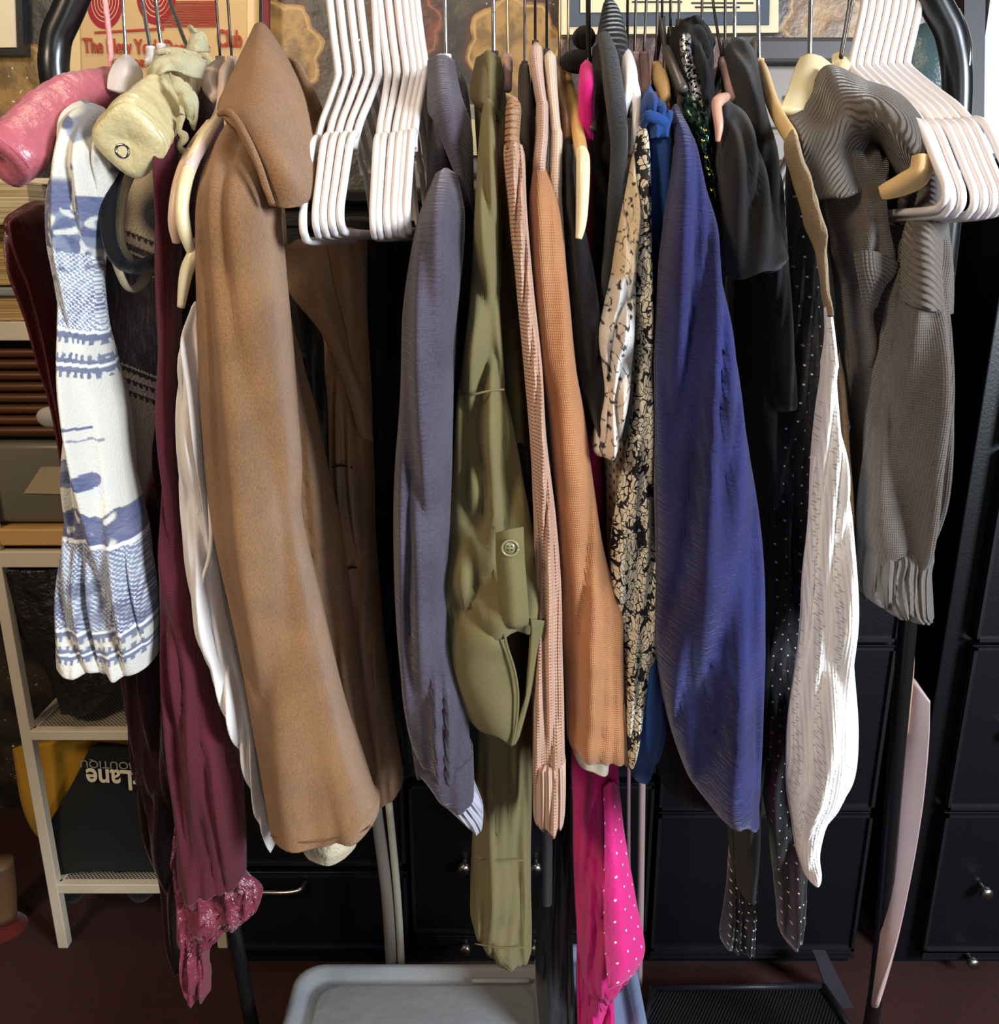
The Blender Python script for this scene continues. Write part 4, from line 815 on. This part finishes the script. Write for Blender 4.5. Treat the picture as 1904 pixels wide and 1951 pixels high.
# --- hot pink dress
def mat_dots(n, base, dot, k, r, u0=-1e9, bumpk=None, rough=.6, emit=0):
    t = NT(n); u, v = t.uv(); a = t.math('MULTIPLY', t.math('ADD', u, v), k); b = t.math('MULTIPLY', t.math('SUBTRACT', u, v), k)
    fa = t.math('ADD', t.math('FRACT', a), -.5); fb_ = t.math('ADD', t.math('FRACT', b), -.5)
    d = t.math('SQRT', t.math('ADD', t.math('MULTIPLY', fa, fa), t.math('MULTIPLY', fb_, fb_)))
    m = t.math('SUBTRACT', 1.0, t.step(d, r*.8, r*1.15))
    if u0 > -1e8: m = t.math('MULTIPLY', m, t.step(u, u0, u0+.001))
    o = t.obj(); c = rgb(base)
    t.set(Base_Color=t.mix(m, t.mix(t.noise(o, 12), c, tuple(x*.8 for x in c[:3])+(1,)), rgb(dot)), Roughness=rough, Sheen_Weight=.3)
    t.bump(t.math('ADD', m, t.noise(o, 200)), .001); return t.m
M_hp = fabric('hot_pink_crepe', '#e0127e', 'weave', .6, .3, .15); M_hpd = mat_dots('hot_pink_dotted', '#e0127e', '#ffd5e8', 32, .085)
g = garment('pink_dress', 'hot pink dress with white dots and tapering hem', 'dress', 1118, 118)
loft('shoulder', [(121, 1105, 1129, -.08, .012), (134, 1103, 1132, -.09, .016), (160, 1101, 1134, -.1, .02), (200, 1102, 1134, -.1, .018), (262, 1104, 1132, -.1, .012)], M_hp, g, fold=.002)
loft('bodice', [(240, 1104, 1128, -.05, .02), (300, 1100, 1130, -.05, .03), (450, 1110, 1140), (600, 1118, 1150), (900, 1100, 1160), (1300, 1095, 1165)], fabric('crimson_crepe', '#a80f48', 'weave', .7), g, fold=.006)
loft('skirt', [(1400, 1088, 1168, -.04, .03), (1500, 1088, 1178, -.05, .035), (1600, 1092, 1188), (1700, 1094, 1205), (1780, 1098, 1220), (1100, 1830, 1226, 1812, -.05, .03), (1115, 1905, 1222, 1838, -.05, .028), (1140, 1912, 1180, 1880, -.05, .02)], M_hp, g, fold=.03, ff=36, fz=1.2, seed=52, wr=.003)
sheet('dotted_panel', [[(1150, 1500, -.1), (1165, 1490, -.1), (1178, 1500, -.08)], [(1152, 1600, -.105), (1170, 1600, -.105), (1190, 1602, -.08)], [(1150, 1700, -.105), (1180, 1700, -.11), (1207, 1702, -.08)], [(1152, 1790, -.105), (1185, 1785, -.11), (1224, 1778, -.08)], [(1155, 1840, -.105), (1190, 1838, -.11), (1226, 1818, -.08)], [(1160, 1884, -.105), (1180, 1876, -.11), (1205, 1856, -.08)]], M_hpd, g, .003, nz=.002)
loft('underskirt', [(1720, 1100, 1150, -.02, .03), (1800, 1100, 1160), (1900, 1098, 1168), (2000, 1100, 1172)], M_hp, g, fold=.02, ff=50, seed=54)
# long black trousers beside pink
g = garment('black_trousers', 'long black trousers reaching the floor left of the pink dress', 'trousers', 1060, 900)
loft('leg', [(900, 1030, 1085, .02, .03), (1300, 1020, 1095), (1500, 1050, 1088), (1700, 1040, 1088, -.0, .04), (1850, 1020, 1092), (2010, 1030, 1100)], M_bj, g, fold=.012, seed=55)
tag(ptube('dark_strap', [(1042, 1480, -.06), (1043, 1600, -.06), (1043, 1700, -.06), (1042, 1722, -.06)], .0062, fabric('charcoal_strap', '#242226', 'weave')), 'charcoal rounded strap end hanging between the olive shirt and black trousers', 'strap')
# --- black velvet collared garment
M_bv = fabric('black_velvet_trim', '#1b1a1c', 'ribh', .8, .6, amp=.4)
g = garment('black_jacket', 'black jacket with ribbed velvet collar rising to the top of the photo', 'jacket', 1165, 10)
loft('collar', [(2, 1150, 1172, -.0, .01), (20, 1145, 1184, -.01, .02), (60, 1137, 1196, -.03, .03), (90, 1135, 1198, -.04, .03), (120, 1130, 1195, -.05, .03)], M_bv, g, fold=.004)
loft('body', [(80, 1130, 1185, -.03, .03), (120, 1128, 1184, -.05, .05), (200, 1124, 1182), (300, 1120, 1180), (500, 1118, 1172), (700, 1120, 1170), (900, 1150, 1185), (1300, 1160, 1190)], M_blk, g, seed=61)
ptube('ribbed_edge', [(1150, 70, -.08), (1160, 105, -.1), (1168, 160, -.12), (1176, 220, -.135), (1180, 290, -.14), (1172, 400, -.14), (1160, 520, -.13), (1150, 640, -.12)], [.006, .008, .009, .009, .008, .008, .007, .006], fabric('charcoal_chenille', '#2b2a2b', 'felt', .9, .5), g)
tag(MB().ball(P(1098, 118, -.02), .0135, (1.2, 1, .85), 14, .2).ball(P(1112, 72, .02), .010, (1.2, 1, 1.2), 12, .2).build('fur_pompom', fabric('black_fur', '#0a090a', 'felt')), 'fuzzy black pompom left of the black velvet collar', 'pompom')
ptube('taupe_bar', [(1126, 150, -.09), (1128, 200, -.1), (1129, 250, -.11)], .0045, M_greyh, tag(thing('clothes_hanger', 'taupe plastic hanger bar crossing the pink dress shoulder', 'hanger', P(1126, 100, 0))))
wire(MB(), 1122, 120, -.03, 1121, .0026).build('hook', M_dwire, bpy.data.objects['taupe_bar'].parent)
# --- white printed blouse
def printm(x, y, st):
    c = rgb('#d9c3a2')[:3] if (y < 530 or y > 1e9) else rgb('#dccfc0')[:3]
    if 530 < y < 720: c = rgb('#d8d2cb')[:3]
    n1 = noise.noise(Vector((x*.032, y*.024, 3))); n2 = noise.noise(Vector((x*.05, y*.03, 9))); n3 = noise.noise(Vector((x*.08, y*.07, 5)))
    if abs(n1) < .022 and n3 > -.25: c = (.02, .015, .02)
    if abs(n2-.15) < .025 and n1 > 0: c = (.02, .015, .02)
    if n3 > .38: c = (.02, .018, .02)
    return (*c, 1)
M_pr = painted('printed_cotton', .7)
g = garment('print_blouse', 'white blouse with sketchy black line print left of the leaf print dress', 'blouse', 1200, 110)
loft('sleeve', [(285, 1198, 1212, -.12, .01), (320, 1193, 1218, -.13, .02), (400, 1180, 1220, -.14, .028), (470, 1170, 1216), (530, 1163, 1212), (590, 1150, 1208), (640, 1138, 1206), (700, 1146, 1206), (760, 1150, 1202), (820, 1134, 1192), (1128, 862, 1180, 860, -.14, .025), (1134, 870, 1175, 868, -.14, .02)], M_pr, g, fold=.014, ff=34, fz=6, n=120, step=.0015, col=printm, wr=.003, seed=63, cross=(.012, 420))
loft('under_panel', [(840, 1150, 1195, -.10, .02), (950, 1155, 1190), (1050, 1156, 1186), (1110, 1164, 1184)], M_pr, g, n=80, step=.002, col=lambda x, y, s: ((.7, .52, .36, 1) if math.sin(x*.5)*math.sin(y*.3) < .55 else (.02, .02, .02, 1)), seed=64)
ptube('neck_edge', [(1192, 104, -.05), (1197, 130, -.08), (1200, 165, -.11), (1190, 210, -.13), (1184, 280, -.14), (1180, 335, -.14)], [.006, .008, .007, .0035, .003, .002], M_wh, g)
ptube('neck_edge', [(1196, 130, -.08), (1206, 165, -.11), (1214, 200, -.125), (1210, 250, -.13), (1204, 300, -.13)], [.005, .006, .0045, .004, .002], M_wh, g)
# --- leaf print dress
def mat_leaf():
    t = NT('leaf_print'); u, v = t.uv(); o = t.obj()
    w = t.vec(t.math('ADD', t.math('MULTIPLY', u, 1.0), t.math('MULTIPLY', v, .35)), t.math('ADD', t.math('MULTIPLY', v, .62), t.math('MULTIPLY', u, -.3)))
    nn = t.n('ShaderNodeTexNoise'); t.l(w, nn.inputs['Vector']); nn.inputs['Scale'].default_value = 60
    mx = t.n('ShaderNodeVectorMath', operation='MULTIPLY_ADD'); t.l(nn.outputs['Color'], mx.inputs[0]); mx.inputs[1].default_value = (.018, .018, 0); t.l(w, mx.inputs[2])
    d = t.vor(mx.outputs[0], 235, 'DISTANCE_TO_EDGE')[0]; d2 = t.vor(mx.outputs[0], 130)['Distance' if 0 else 0]
    leaf = t.step(t.math('SUBTRACT', d, t.math('MULTIPLY', t.step(d2, .62, .8), .25)), .03, .065)
    t.set(Base_Color=t.mix(leaf, rgb('#0d0e1a'), rgb('#e2d9c2')), Roughness=.6); t.bump(leaf, .0006); return t.m
g = garment('leaf_print_dress', 'black and white leaf print dress beside the royal blue top', 'dress', 1222, 230)
loft('sleeve', [(232, 1216, 1228, -.12, .008), (250, 1211, 1234, -.13, .015), (320, 1206, 1240, -.14, .022), (450, 1204, 1241), (600, 1208, 1243), (720, 1212, 1244), (850, 1196, 1246), (950, 1176, 1247), (1050, 1163, 1251), (1130, 1164, 1262), (1180, 1176, 1267), (1240, 1188, 1258), (1310, 1189, 1243), (1380, 1189, 1228), (1440, 1191, 1212), (1462, 1193, 1204)], mat_leaf(), g, fold=.010, ff=30, seed=66)
# pink necks
hanger('dusty pink hanger neck, left of two above the royal blue top', 1209, 108, M_pinkh, [(1209, 109, 0, .005), (1211, 150, -.03, .005), (1213, 180, -.05, .005)], wiremat=M_dwire, xt=1212, back=False)
hanger('dusty pink hanger neck, right of two above the royal blue top', 1227, 108, M_pinkh, [(1227, 109, 0, .005), (1229, 150, -.03, .005), (1229, 180, -.05, .005)], wiremat=M_dwire, xt=1232, back=False)
hanger('light wooden hanger shoulder above the royal blue top', 1251, 126, M_woodh, [(1251, 128, 0, .006), (1257, 145, -.02, .009), (1266, 170, -.05, .008), (1270, 190, -.07, .006)], wiremat=M_dwire, xt=1253, back=False, flat=.6)
# --- royal blue top
M_rb = fabric('royal_blue_crepe', '#1d4486', 'weave', .75, .3)
g = garment('royal_blue_top', 'royal blue top with gathered shoulder between leaf print and indigo sweater', 'top', 1245, 165)
loft('shoulder', [(168, 1232, 1246, -.10, .012), (178, 1222, 1256, -.115, .025), (196, 1216, 1268, -.12, .03), (214, 1214, 1278), (235, 1222, 1278), (260, 1228, 1274)], M_rb, g, fold=.014, ff=35, fz=26, wr=.003, wf=40, seed=68)
loft('body', [(225, 1222, 1280, -.10, .03), (300, 1224, 1282, -.11, .035), (450, 1226, 1285), (650, 1228, 1285), (900, 1230, 1290), (1200, 1210, 1290), (1380, 1195, 1275), (1195, 1450, 1262, 1440, -.10, .03), (1200, 1485, 1246, 1470, -.10, .03)], M_rb, g, fold=.010, seed=69)
ptube('drape_fold', [(1226, 240, -.14), (1235, 222, -.15), (1250, 225, -.15), (1268, 232, -.145), (1277, 215, -.135)], [.003, .005, .005, .005, .003], M_rb, g)
# --- indigo sweater
M_in = fabric('indigo_slub_knit', '#292c62', 'slub', .9, .5, base2='#201f44', amp=.7)
g = garment('indigo_sweater', 'indigo blue textured sweater with long hanging sleeve', 'sweater', 1300, 210)
loft('sleeve', [(206, 1279, 1296, -.11, .01), (225, 1276, 1308, -.12, .02), (260, 1277, 1330, -.135, .035), (330, 1272, 1346, -.15, .045), (430, 1261, 1367, -.16, .048), (520, 1252, 1374), (650, 1246, 1396), (800, 1246, 1416), (950, 1248, 1437), (1100, 1250, 1451), (1230, 1248, 1455), (1320, 1256, 1452), (1400, 1270, 1451), (1470, 1290, 1449), (1315, 1525, 1449, 1530, -.16, .045), (1345, 1545, 1448, 1560, -.16, .04), (1390, 1560, 1448, 1588, -.16, .032)], M_in, g, fold=.016, ff=20, fz=1.4, seed=71)
# black body behind sweater
g = garment('black_skirt', 'black garment hanging behind the indigo sweater hem', 'skirt', 1320, 900)
loft('body', [(500, 1370, 1400, .05, .05), (900, 1300, 1470, .05, .06), (1300, 1260, 1480), (1500, 1252, 1480), (1270, 1530, 1470, 1560, .05, .06)], M_blk, g, seed=72)
# --- green sequin
def mat_seq(n, base, spark, sc=260):
    t = NT(n); o = t.obj(); vv = t.vor(o, sc); col = t.n('ShaderNodeSeparateColor'); t.l(vv[1], col.inputs[0])
    t.set(Base_Color=t.mix(t.step(col.outputs[0], .3, .9), rgb(base), rgb(spark)), Roughness=.22, Metallic=.75)
    t.bump(t.math('MULTIPLY', col.outputs[1], 1.0), .006); return t.m
g = garment('sequin_top', 'dark green sequinned top hanging behind the indigo sweater shoulder', 'top', 1300, 150)
loft('sleeve', [(158, 1296, 1318, -.07, .012), (190, 1290, 1342, -.09, .025), (240, 1298, 1350, -.1, .03), (320, 1320, 1358, -.11, .03), (400, 1336, 1364), (480, 1352, 1372), (560, 1362, 1380)], mat_seq('green_sequins', '#0d1d17', '#3f5c4a'), g, fold=.008, ff=60, fz=30, seed=73)
sq = MB()
for x, y in ((1343, 248), (1340, 268), (1346, 300), (1350, 322), (1352, 332), (1341, 352), (1356, 362), (1352, 385)): sq.ball(P(x, y, -.148), .0016, (1.3, .5, 1), 6)
sq.build('large_sequins', plastic('gold_sequin', '#e6d060', .12, 1), g)
# --- black with silver trim
g = garment('beaded_dress', 'black dress with silver beaded trim and ruffled collar near top', 'dress', 1310, 35)
loft('collar', [(38, 1290, 1345, .02, .015), (60, 1275, 1360, .0, .03), (100, 1272, 1362, -.02, .04), (160, 1275, 1362, -.04, .05), (300, 1290, 1375), (500, 1340, 1385), (700, 1370, 1400)], M_blk, g, fold=.01, ff=40, fz=10, seed=74)
ptube('beaded_trim', [(1306, 72, -.06), (1308, 105, -.075), (1318, 140, -.09), (1330, 180, -.1), (1338, 230, -.11), (1347, 290, -.115), (1352, 350, -.12)], .0055, mat_seq('silver_beads', '#141014', '#d8d4d8', 420), g)
sheet('collar_ruffle', [[(1300, 40, 0), (1330, 32, -.02), (1342, 48, 0)], [(1305, 62, 0), (1335, 58, -.03), (1358, 72, 0)], [(1320, 88, -.02), (1340, 86, -.04), (1360, 95, -.01)]], M_blk, g, .004, nz=.012, nf=80)
ptube('shoulder_strap', [(1270, 95, -.03), (1285, 130, -.07), (1302, 172, -.1)], .005, M_greyh, tag(thing('clothes_hanger', 'dark grey hanger arm slanting down to the green sequin top', 'hanger', P(1270, 90, 0)))); bpy.data.objects['shoulder_strap'].name = 'shoulder_bar'
# --- black tee etc
M_tee = fabric('black_tee_jersey', '#17130f' if 0 else '#161314', 'weave', .9, .45)
g = garment('black_blouse', 'black blouse with wide shoulder behind the black short-sleeved tee', 'blouse', 1400, 80)
loft('body', [(78, 1385, 1430, .0, .015), (95, 1372, 1445, -.01, .03), (140, 1372, 1450, -.04, .05), (220, 1385, 1468, -.06, .06), (350, 1400, 1495, -.06, .06), (500, 1420, 1506), (650, 1440, 1513), (770, 1452, 1521), (1460, 786, 1522, 770, -.06, .06)], M_tee, g, fold=.010, seed=75)
g = garment('black_tee', 'black short-sleeved tee in front of the polka dot dress', 'tee shirt', 1390, 195)
loft('sleeve', [(196, 1374, 1398, -.10, .012), (212, 1370, 1418, -.11, .02), (250, 1366, 1440, -.13, .035), (320, 1364, 1462, -.14, .04), (400, 1366, 1482), (460, 1370, 1493), (1374, 500, 1500, 498, -.14, .04), (1378, 524, 1490, 512, -.14, .038)], M_tee, g, fold=.012, seed=76, hemw=.008)
loft('body', [(300, 1400, 1450, -.03, .04), (600, 1390, 1480, -.03, .06), (900, 1400, 1480), (1300, 1400, 1470), (1600, 1385, 1450), (1715, 1392, 1440)], M_blk, g, seed=77)
hanger('pinkish wooden hanger end poking from the black tee neck', 1378, 118, M_pinkh, [(1375, 118, -.03, .004), (1386, 150, -.05, .0045), (1394, 192, -.07, .005)], wiremat=M_dwire, Y=-.02, xt=1357, back=False)
t = thing('clothes_hanger', 'peach coloured hanger tip left of the black tee shoulder', 'hanger', P(1370, 190, -.1))
ptube('shoulder_bar', [(1384, 185, -.12), (1370, 192, -.14), (1366, 205, -.145), (1370, 240, -.15), (1368, 270, -.15)], [.004, .0055, .0045, .004, .002], plastic('peach_plastic', '#c99a84', .4), t)
# --- polka dot sheer dress
M_pd = mat_dots('sheer_black_dotted', '#100f11', '#e9e2dc', 52, .085, rough=.5)
g = garment('polka_dot_dress', 'sheer black dress with tiny white dots beside the white lace cardigan', 'dress', 1520, 300)
loft('body', [(300, 1496, 1530, -.06, .02), (350, 1495, 1545, -.07, .03), (450, 1498, 1570), (600, 1500, 1590), (700, 1495, 1600), (780, 1475, 1600), (900, 1455, 1600), (1000, 1448, 1600), (1200, 1444, 1600), (1400, 1442, 1590), (1500, 1450, 1560), (1600, 1462, 1545), (1470, 1680, 1540, 1670, -.07, .03), (1482, 1790, 1538, 1775, -.07, .025), (1490, 1796, 1530, 1785, -.07, .02)], M_pd, g, fold=.014, ff=34, seed=81)
M_pd2 = mat_dots('sequin_dotted_black', '#0e0d0f', '#ffffff', 70, .12, rough=.4)
loft('hem_panel', [(1560, 1400, 1450, -.0, .02), (1690, 1385, 1445), (1370, 1790, 1440, 1780, -.0, .02), (1378, 1806, 1436, 1812, .0, .02)], M_pd2, g, fold=.012, ff=60, seed=82)
# --- cream knit shoulder + white lace cardigan
M_ck = fabric('cream_boucle', '#d2b489', 'felt', .9, .4, amp=1.8)
def mat_lace():
    t = NT('white_pointelle_knit'); u, v = t.uv(); o = t.obj()
    zg = t.math('MULTIPLY', t.math('PINGPONG', v, .007), .8)
    uu = t.math('PINGPONG', t.math('ADD', t.math('ADD', u, zg), 1.0), .0085)
    line = t.math('SUBTRACT', 1.0, t.step(uu, .0006, .0022))
    hv = t.math('SINE', t.math('MULTIPLY', v, 1700)); hole = t.math('MULTIPLY', line, t.step(hv, -.2, .5))
    rib = t.math('SINE', t.math('MULTIPLY', u, 2000))
    t.set(Base_Color=t.mix(hole, rgb('#efedeb'), rgb('#cbc6c1')), Roughness=.95, Sheen_Weight=.3)
    t.bump(t.math('SUBTRACT', t.math('ADD', t.math('MULTIPLY', rib, .35), t.noise(o, 500)), t.math('MULTIPLY', hole, .6)), .0007); return t.m
M_wl = mat_lace()
g = garment('lace_cardigan', 'white pointelle knit cardigan with cream shoulder and narrow cuff', 'cardigan', 1505, 258)
loft('shoulder', [(256, 1498, 1516, -.15, .01), (268, 1492, 1524, -.155, .016), (310, 1500, 1535, -.16, .02), (380, 1520, 1558, -.165, .022), (450, 1542, 1573), (520, 1559, 1580), (560, 1566, 1583), (600, 1572, 1587)], M_ck, g, fold=.004, ff=50, fz=12, wr=.002, wf=60, seed=84)
loft('sleeve', [(585, 1571, 1587, -.165, .012), (640, 1573, 1594), (680, 1571, 1602, -.165, .018), (702, 1569, 1606, -.165, .022), (730, 1568, 1602), (850, 1553, 1612, -.165, .03), (950, 1542, 1618), (1050, 1532, 1623), (1130, 1526, 1628), (1200, 1522, 1632), (1300, 1512, 1630), (1400, 1498, 1633, -.165, .035), (1470, 1495, 1632), (1530, 1497, 1615), (1580, 1503, 1580, -.165, .03), (1630, 1512, 1562, -.165, .022), (1672, 1524, 1566), (1682, 1527, 1565)], M_wl, g, fold=.014, ff=30, fz=1.2, wr=.0025, seed=86)
loft('rear_sleeve', [(680, 1597, 1602, -.12, .004), (720, 1592, 1609, -.12, .014), (760, 1592, 1614, -.12, .02), (900, 1594, 1622), (1050, 1596, 1627), (1150, 1600, 1628), (1200, 1604, 1626)], fabric('tan_pointelle', '#bd9268', 'chunky', .9, .4), g, fold=.004, seed=87)
hanger('tan wooden hanger sloping down to the cream knit shoulder', 1447, 120, M_woodh, [(1447, 122, 0, .0055), (1454, 140, -.02, .0068), (1470, 190, -.06, .0068), (1488, 230, -.1, .0068), (1505, 258, -.14, .0068), (1512, 275, -.15, .006)], xt=1444, wr=.002, flat=.7)
# --- grey shawl cardigan
M_gk = fabric('grey_brown_knit', '#655d57', 'knit', .9, .6, base2='#544b45', amp=.8); M_gr = fabric('grey_brown_ribbed', '#655d57', 'ribh', .9, .5, amp=.5)
M_gin = fabric('shaded_inside_knit', '#3a302a', 'ribh', .95, .2)  # cardigan knit again, with the shade of its hollow put into the colour
g = garment('shawl_cardigan', 'large grey brown knit cardigan with ribbed shawl collar at the right', 'cardigan', 1600, 130)
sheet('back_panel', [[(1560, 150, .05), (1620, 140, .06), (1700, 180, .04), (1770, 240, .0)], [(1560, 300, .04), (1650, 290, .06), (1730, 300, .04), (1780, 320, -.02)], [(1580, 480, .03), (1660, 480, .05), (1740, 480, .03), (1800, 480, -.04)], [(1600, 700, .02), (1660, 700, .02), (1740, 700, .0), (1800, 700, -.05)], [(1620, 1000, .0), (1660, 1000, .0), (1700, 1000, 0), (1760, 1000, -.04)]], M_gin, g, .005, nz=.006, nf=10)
loft('body', [(205, 1518, 1560, -.03, .012), (235, 1506, 1620, -.04, .03), (300, 1525, 1690, -.06, .05), (380, 1552, 1690, -.085, .06), (450, 1566, 1698), (505, 1574, 1712), (545, 1582, 1692), (600, 1590, 1668), (700, 1602, 1680), (850, 1612, 1670), (1000, 1622, 1660), (1628, 1120, 1655, 1150, -.08, .05)], M_gk, g, fold=.016, ff=15, fz=6, seed=91)
loft('sleeve', [(440, 1722, 1800, -.12, .02), (480, 1706, 1810, -.135, .035), (560, 1692, 1813, -.15, .045), (640, 1686, 1814), (720, 1672, 1813), (800, 1656, 1810), (880, 1645, 1806), (960, 1637, 1800), (1020, 1634, 1790), (1060, 1636, 1779), (1095, 1640, 1768, -.15, .034), (1120, 1648, 1762, -.15, .028)], M_gk, g, fold=.02, ff=18, fz=1.6, seed=92)
loft('cuff', [(1058, 1637, 1778, -.15, .040), (1075, 1634, 1779, -.15, .044), (1100, 1631, 1775), (1140, 1631, 1776), (1640, 1160, 1777, 1180, -.15, .042), (1662, 1172, 1775, 1188, -.15, .04)], fabric('grey_brown_cuff_rib', '#68625d', 'ribv', .9, .5), g, fold=.006, ribs=.0018, ff=40, seed=93)
sheet('collar_right', [[(1700, 185, -.04), (1735, 195, -.08), (1765, 235, -.06)], [(1735, 240, -.07), (1755, 260, -.11), (1778, 300, -.08)], [(1762, 310, -.10), (1775, 330, -.13), (1792, 370, -.1)], [(1752, 380, -.12), (1775, 400, -.15), (1800, 430, -.12)], [(1728, 440, -.14), (1765, 460, -.175), (1806, 480, -.14)], [(1722, 510, -.15), (1765, 525, -.185), (1810, 540, -.15)], [(1722, 575, -.16), (1765, 590, -.19), (1811, 600, -.16)]], M_gr, g, .008, nz=.003, nf=20)
sheet('shawl_collar', [[(1498, 232, -.07), (1545, 178, -.05), (1578, 132, -.04), (1640, 158, -.05), (1705, 182, -.08), (1752, 232, -.11), (1777, 300, -.13)],
 [(1506, 236, -.09), (1556, 196, -.08), (1590, 152, -.08), (1645, 172, -.1), (1700, 196, -.125), (1742, 246, -.15), (1768, 304, -.155)],
 [(1518, 252, -.1), (1568, 228, -.1), (1605, 196, -.11), (1650, 200, -.13), (1692, 222, -.15), (1728, 268, -.165), (1756, 312, -.16)],
 [(1528, 275, -.11), (1575, 260, -.12), (1615, 240, -.12), (1652, 240, -.12), (1685, 258, -.12), (1710, 292, -.12), (1742, 330, -.13)],
 [(1540, 320, -.12), (1585, 310, -.13), (1622, 295, -.11), (1655, 290, -.07), (1680, 298, -.05), (1705, 330, -.06), (1728, 360, -.09)],
 [(1552, 380, -.13), (1600, 375, -.15), (1638, 370, -.13), (1662, 372, -.09), (1680, 378, -.08), (1695, 400, -.08), (1712, 430, -.1)]], M_gr, g, .008, nz=.008, nf=28)
sheet('textured_pocket', [[(1628, 480, -.148), (1660, 478, -.155), (1712, 500, -.14)], [(1632, 510, -.15), (1665, 515, -.158), (1706, 520, -.142)], [(1640, 545, -.15), (1660, 548, -.155), (1684, 545, -.145)], [(1648, 590, -.148), (1658, 590, -.15), (1668, 585, -.146)]], fabric('moss_stitch', '#605954', 'chunky', .9, .5), g, .004, nz=.002)
t = thing('clothes_hanger', 'tan wooden hanger arm emerging inside grey shawl collar', 'hanger', P(1600, 125, 0))
sheet('shoulder_bar', [[(1742, 298, -.165), (1757, 296, -.172), (1772, 300, -.165)], [(1738, 322, -.167), (1754, 325, -.178), (1771, 330, -.168)], [(1715, 335, -.16), (1730, 345, -.168), (1752, 356, -.162)], [(1690, 350, -.15), (1695, 362, -.155), (1702, 374, -.152)], [(1678, 358, -.145), (1681, 367, -.148), (1683, 376, -.147)]], M_woodh, t, .006, nz=0)
wire(MB(), 1601, 110, 0, 1620).build('hook', M_dwire, t)
for lab, x, pts in (('cream rounded wooden hanger top, left one above the grey shawl cardigan', 1543, [[(1528, 116, 0), (1543, 110, -.003), (1560, 114, 0)], [(1515, 140, -.02), (1545, 140, -.03), (1590, 140, -.01)], [(1503, 175, -.05), (1540, 180, -.06), (1600, 175, -.02)], [(1486, 212, -.08), (1530, 215, -.08), (1600, 200, -.03)]]),
                    ('cream rounded wooden hanger top, right one beside the white hangers', 1603, [[(1590, 110, .02), (1603, 106, .015), (1614, 112, .02)], [(1588, 124, .01), (1610, 124, .0), (1626, 134, .01)], [(1590, 145, 0), (1616, 150, 0), (1638, 162, 0)]])):
    t = thing('wooden_hanger', lab, 'hanger', P(x, 112, 0)); sheet('shoulder_wing', pts, M_creamh, t, .009, nz=0)
    wire(MB(), x, 112, 0, x+(2 if x < 1560 else 22), .0024 if x < 1560 else .0018).build('hook', M_chrome if x < 1560 else M_dwire, t)
# spare wire hooks of the hangers inside the packed garments
for i, (x, y, lab, mt, Y) in enumerate(((497, 56, 'steel hook holding the camel coat', M_chrome, -.02), (1000, 125, 'dark wire hook above the taupe garment', M_dwire, 0), (1020, 86, 'dark wire hook above the tan cardigan shoulder', M_dwire, -.03), (1042, 102, 'dark wire hook above the cream knit top', M_dwire, -.03), (1155, 20, 'dark wire hook sunk in the black velvet collar', M_dwire, 0), (1196, 106, 'dark wire hook above the white print blouse', M_dwire, -.03), (1262, 40, 'dark wire hook left of the beaded dress collar', M_dwire, .01), (1294, 45, 'dark wire hook over the beaded dress ruffle', M_dwire, 0), (1338, 66, 'dark wire hook right of the beaded dress ruffle', M_dwire, 0), (1400, 80, 'steel hook standing on the black blouse shoulder', M_chrome, 0), (1382, 84, 'dark wire hook left of the steel hook on black blouse', M_dwire, 0), (1278, 60, 'dark plastic hook beside the beaded dress', M_dwire, .01))):
    hanger(lab+', its hanger hidden inside', x, y, M_dgrey, None, wiremat=mt, r=.003, wr=.0018 if mt is M_chrome else .0014, Y=Y, group=None)
# ================================================================== LIGHT
w = bpy.data.worlds.new('room_air'); bpy.context.scene.world = w; w.use_nodes = True
w.node_tree.nodes['Background'].inputs[0].default_value = (1.0, .86, .72, 1); w.node_tree.nodes['Background'].inputs[1].default_value = .06
def area(name, loc, tgt, size, power, col, sy=None):
    d = bpy.data.lights.new(name, 'AREA'); d.shape = 'RECTANGLE'; d.size = size; d.size_y = sy or size; d.energy = power; d.color = col
    o = bpy.data.objects.new(name, d); C.objects.link(o); o.location = loc
    o.rotation_euler = (Vector(tgt)-Vector(loc)).to_track_quat('-Z', 'Y').to_euler(); return o
area('window_daylight', (2.0, -1.75, 1.75), (0, -.05, 1.0), .7, 108, (.80, .89, 1.0), .8)
area('ceiling_lamp', (-1.2, -1.6, 2.4), (0, .1, 1.1), .4, 24, (1.0, .80, .58))
area('wall_fill_light', (-.2, .2, 2.5), (0, .9, 1.5), .5, 7, (1.0, .82, .6))  # added fill light that sets the brightness of the wallpaper
area('low_window', (.6, -2.6, 1.2), (0, 0, .7), .7, 8, (.88, .93, 1.0), 1.3)
vs = bpy.context.scene.view_settings; vs.view_transform = 'Standard'; vs.look = 'None'; vs.gamma = 1; vs.use_curve_mapping = False; vs.exposure = 0.28
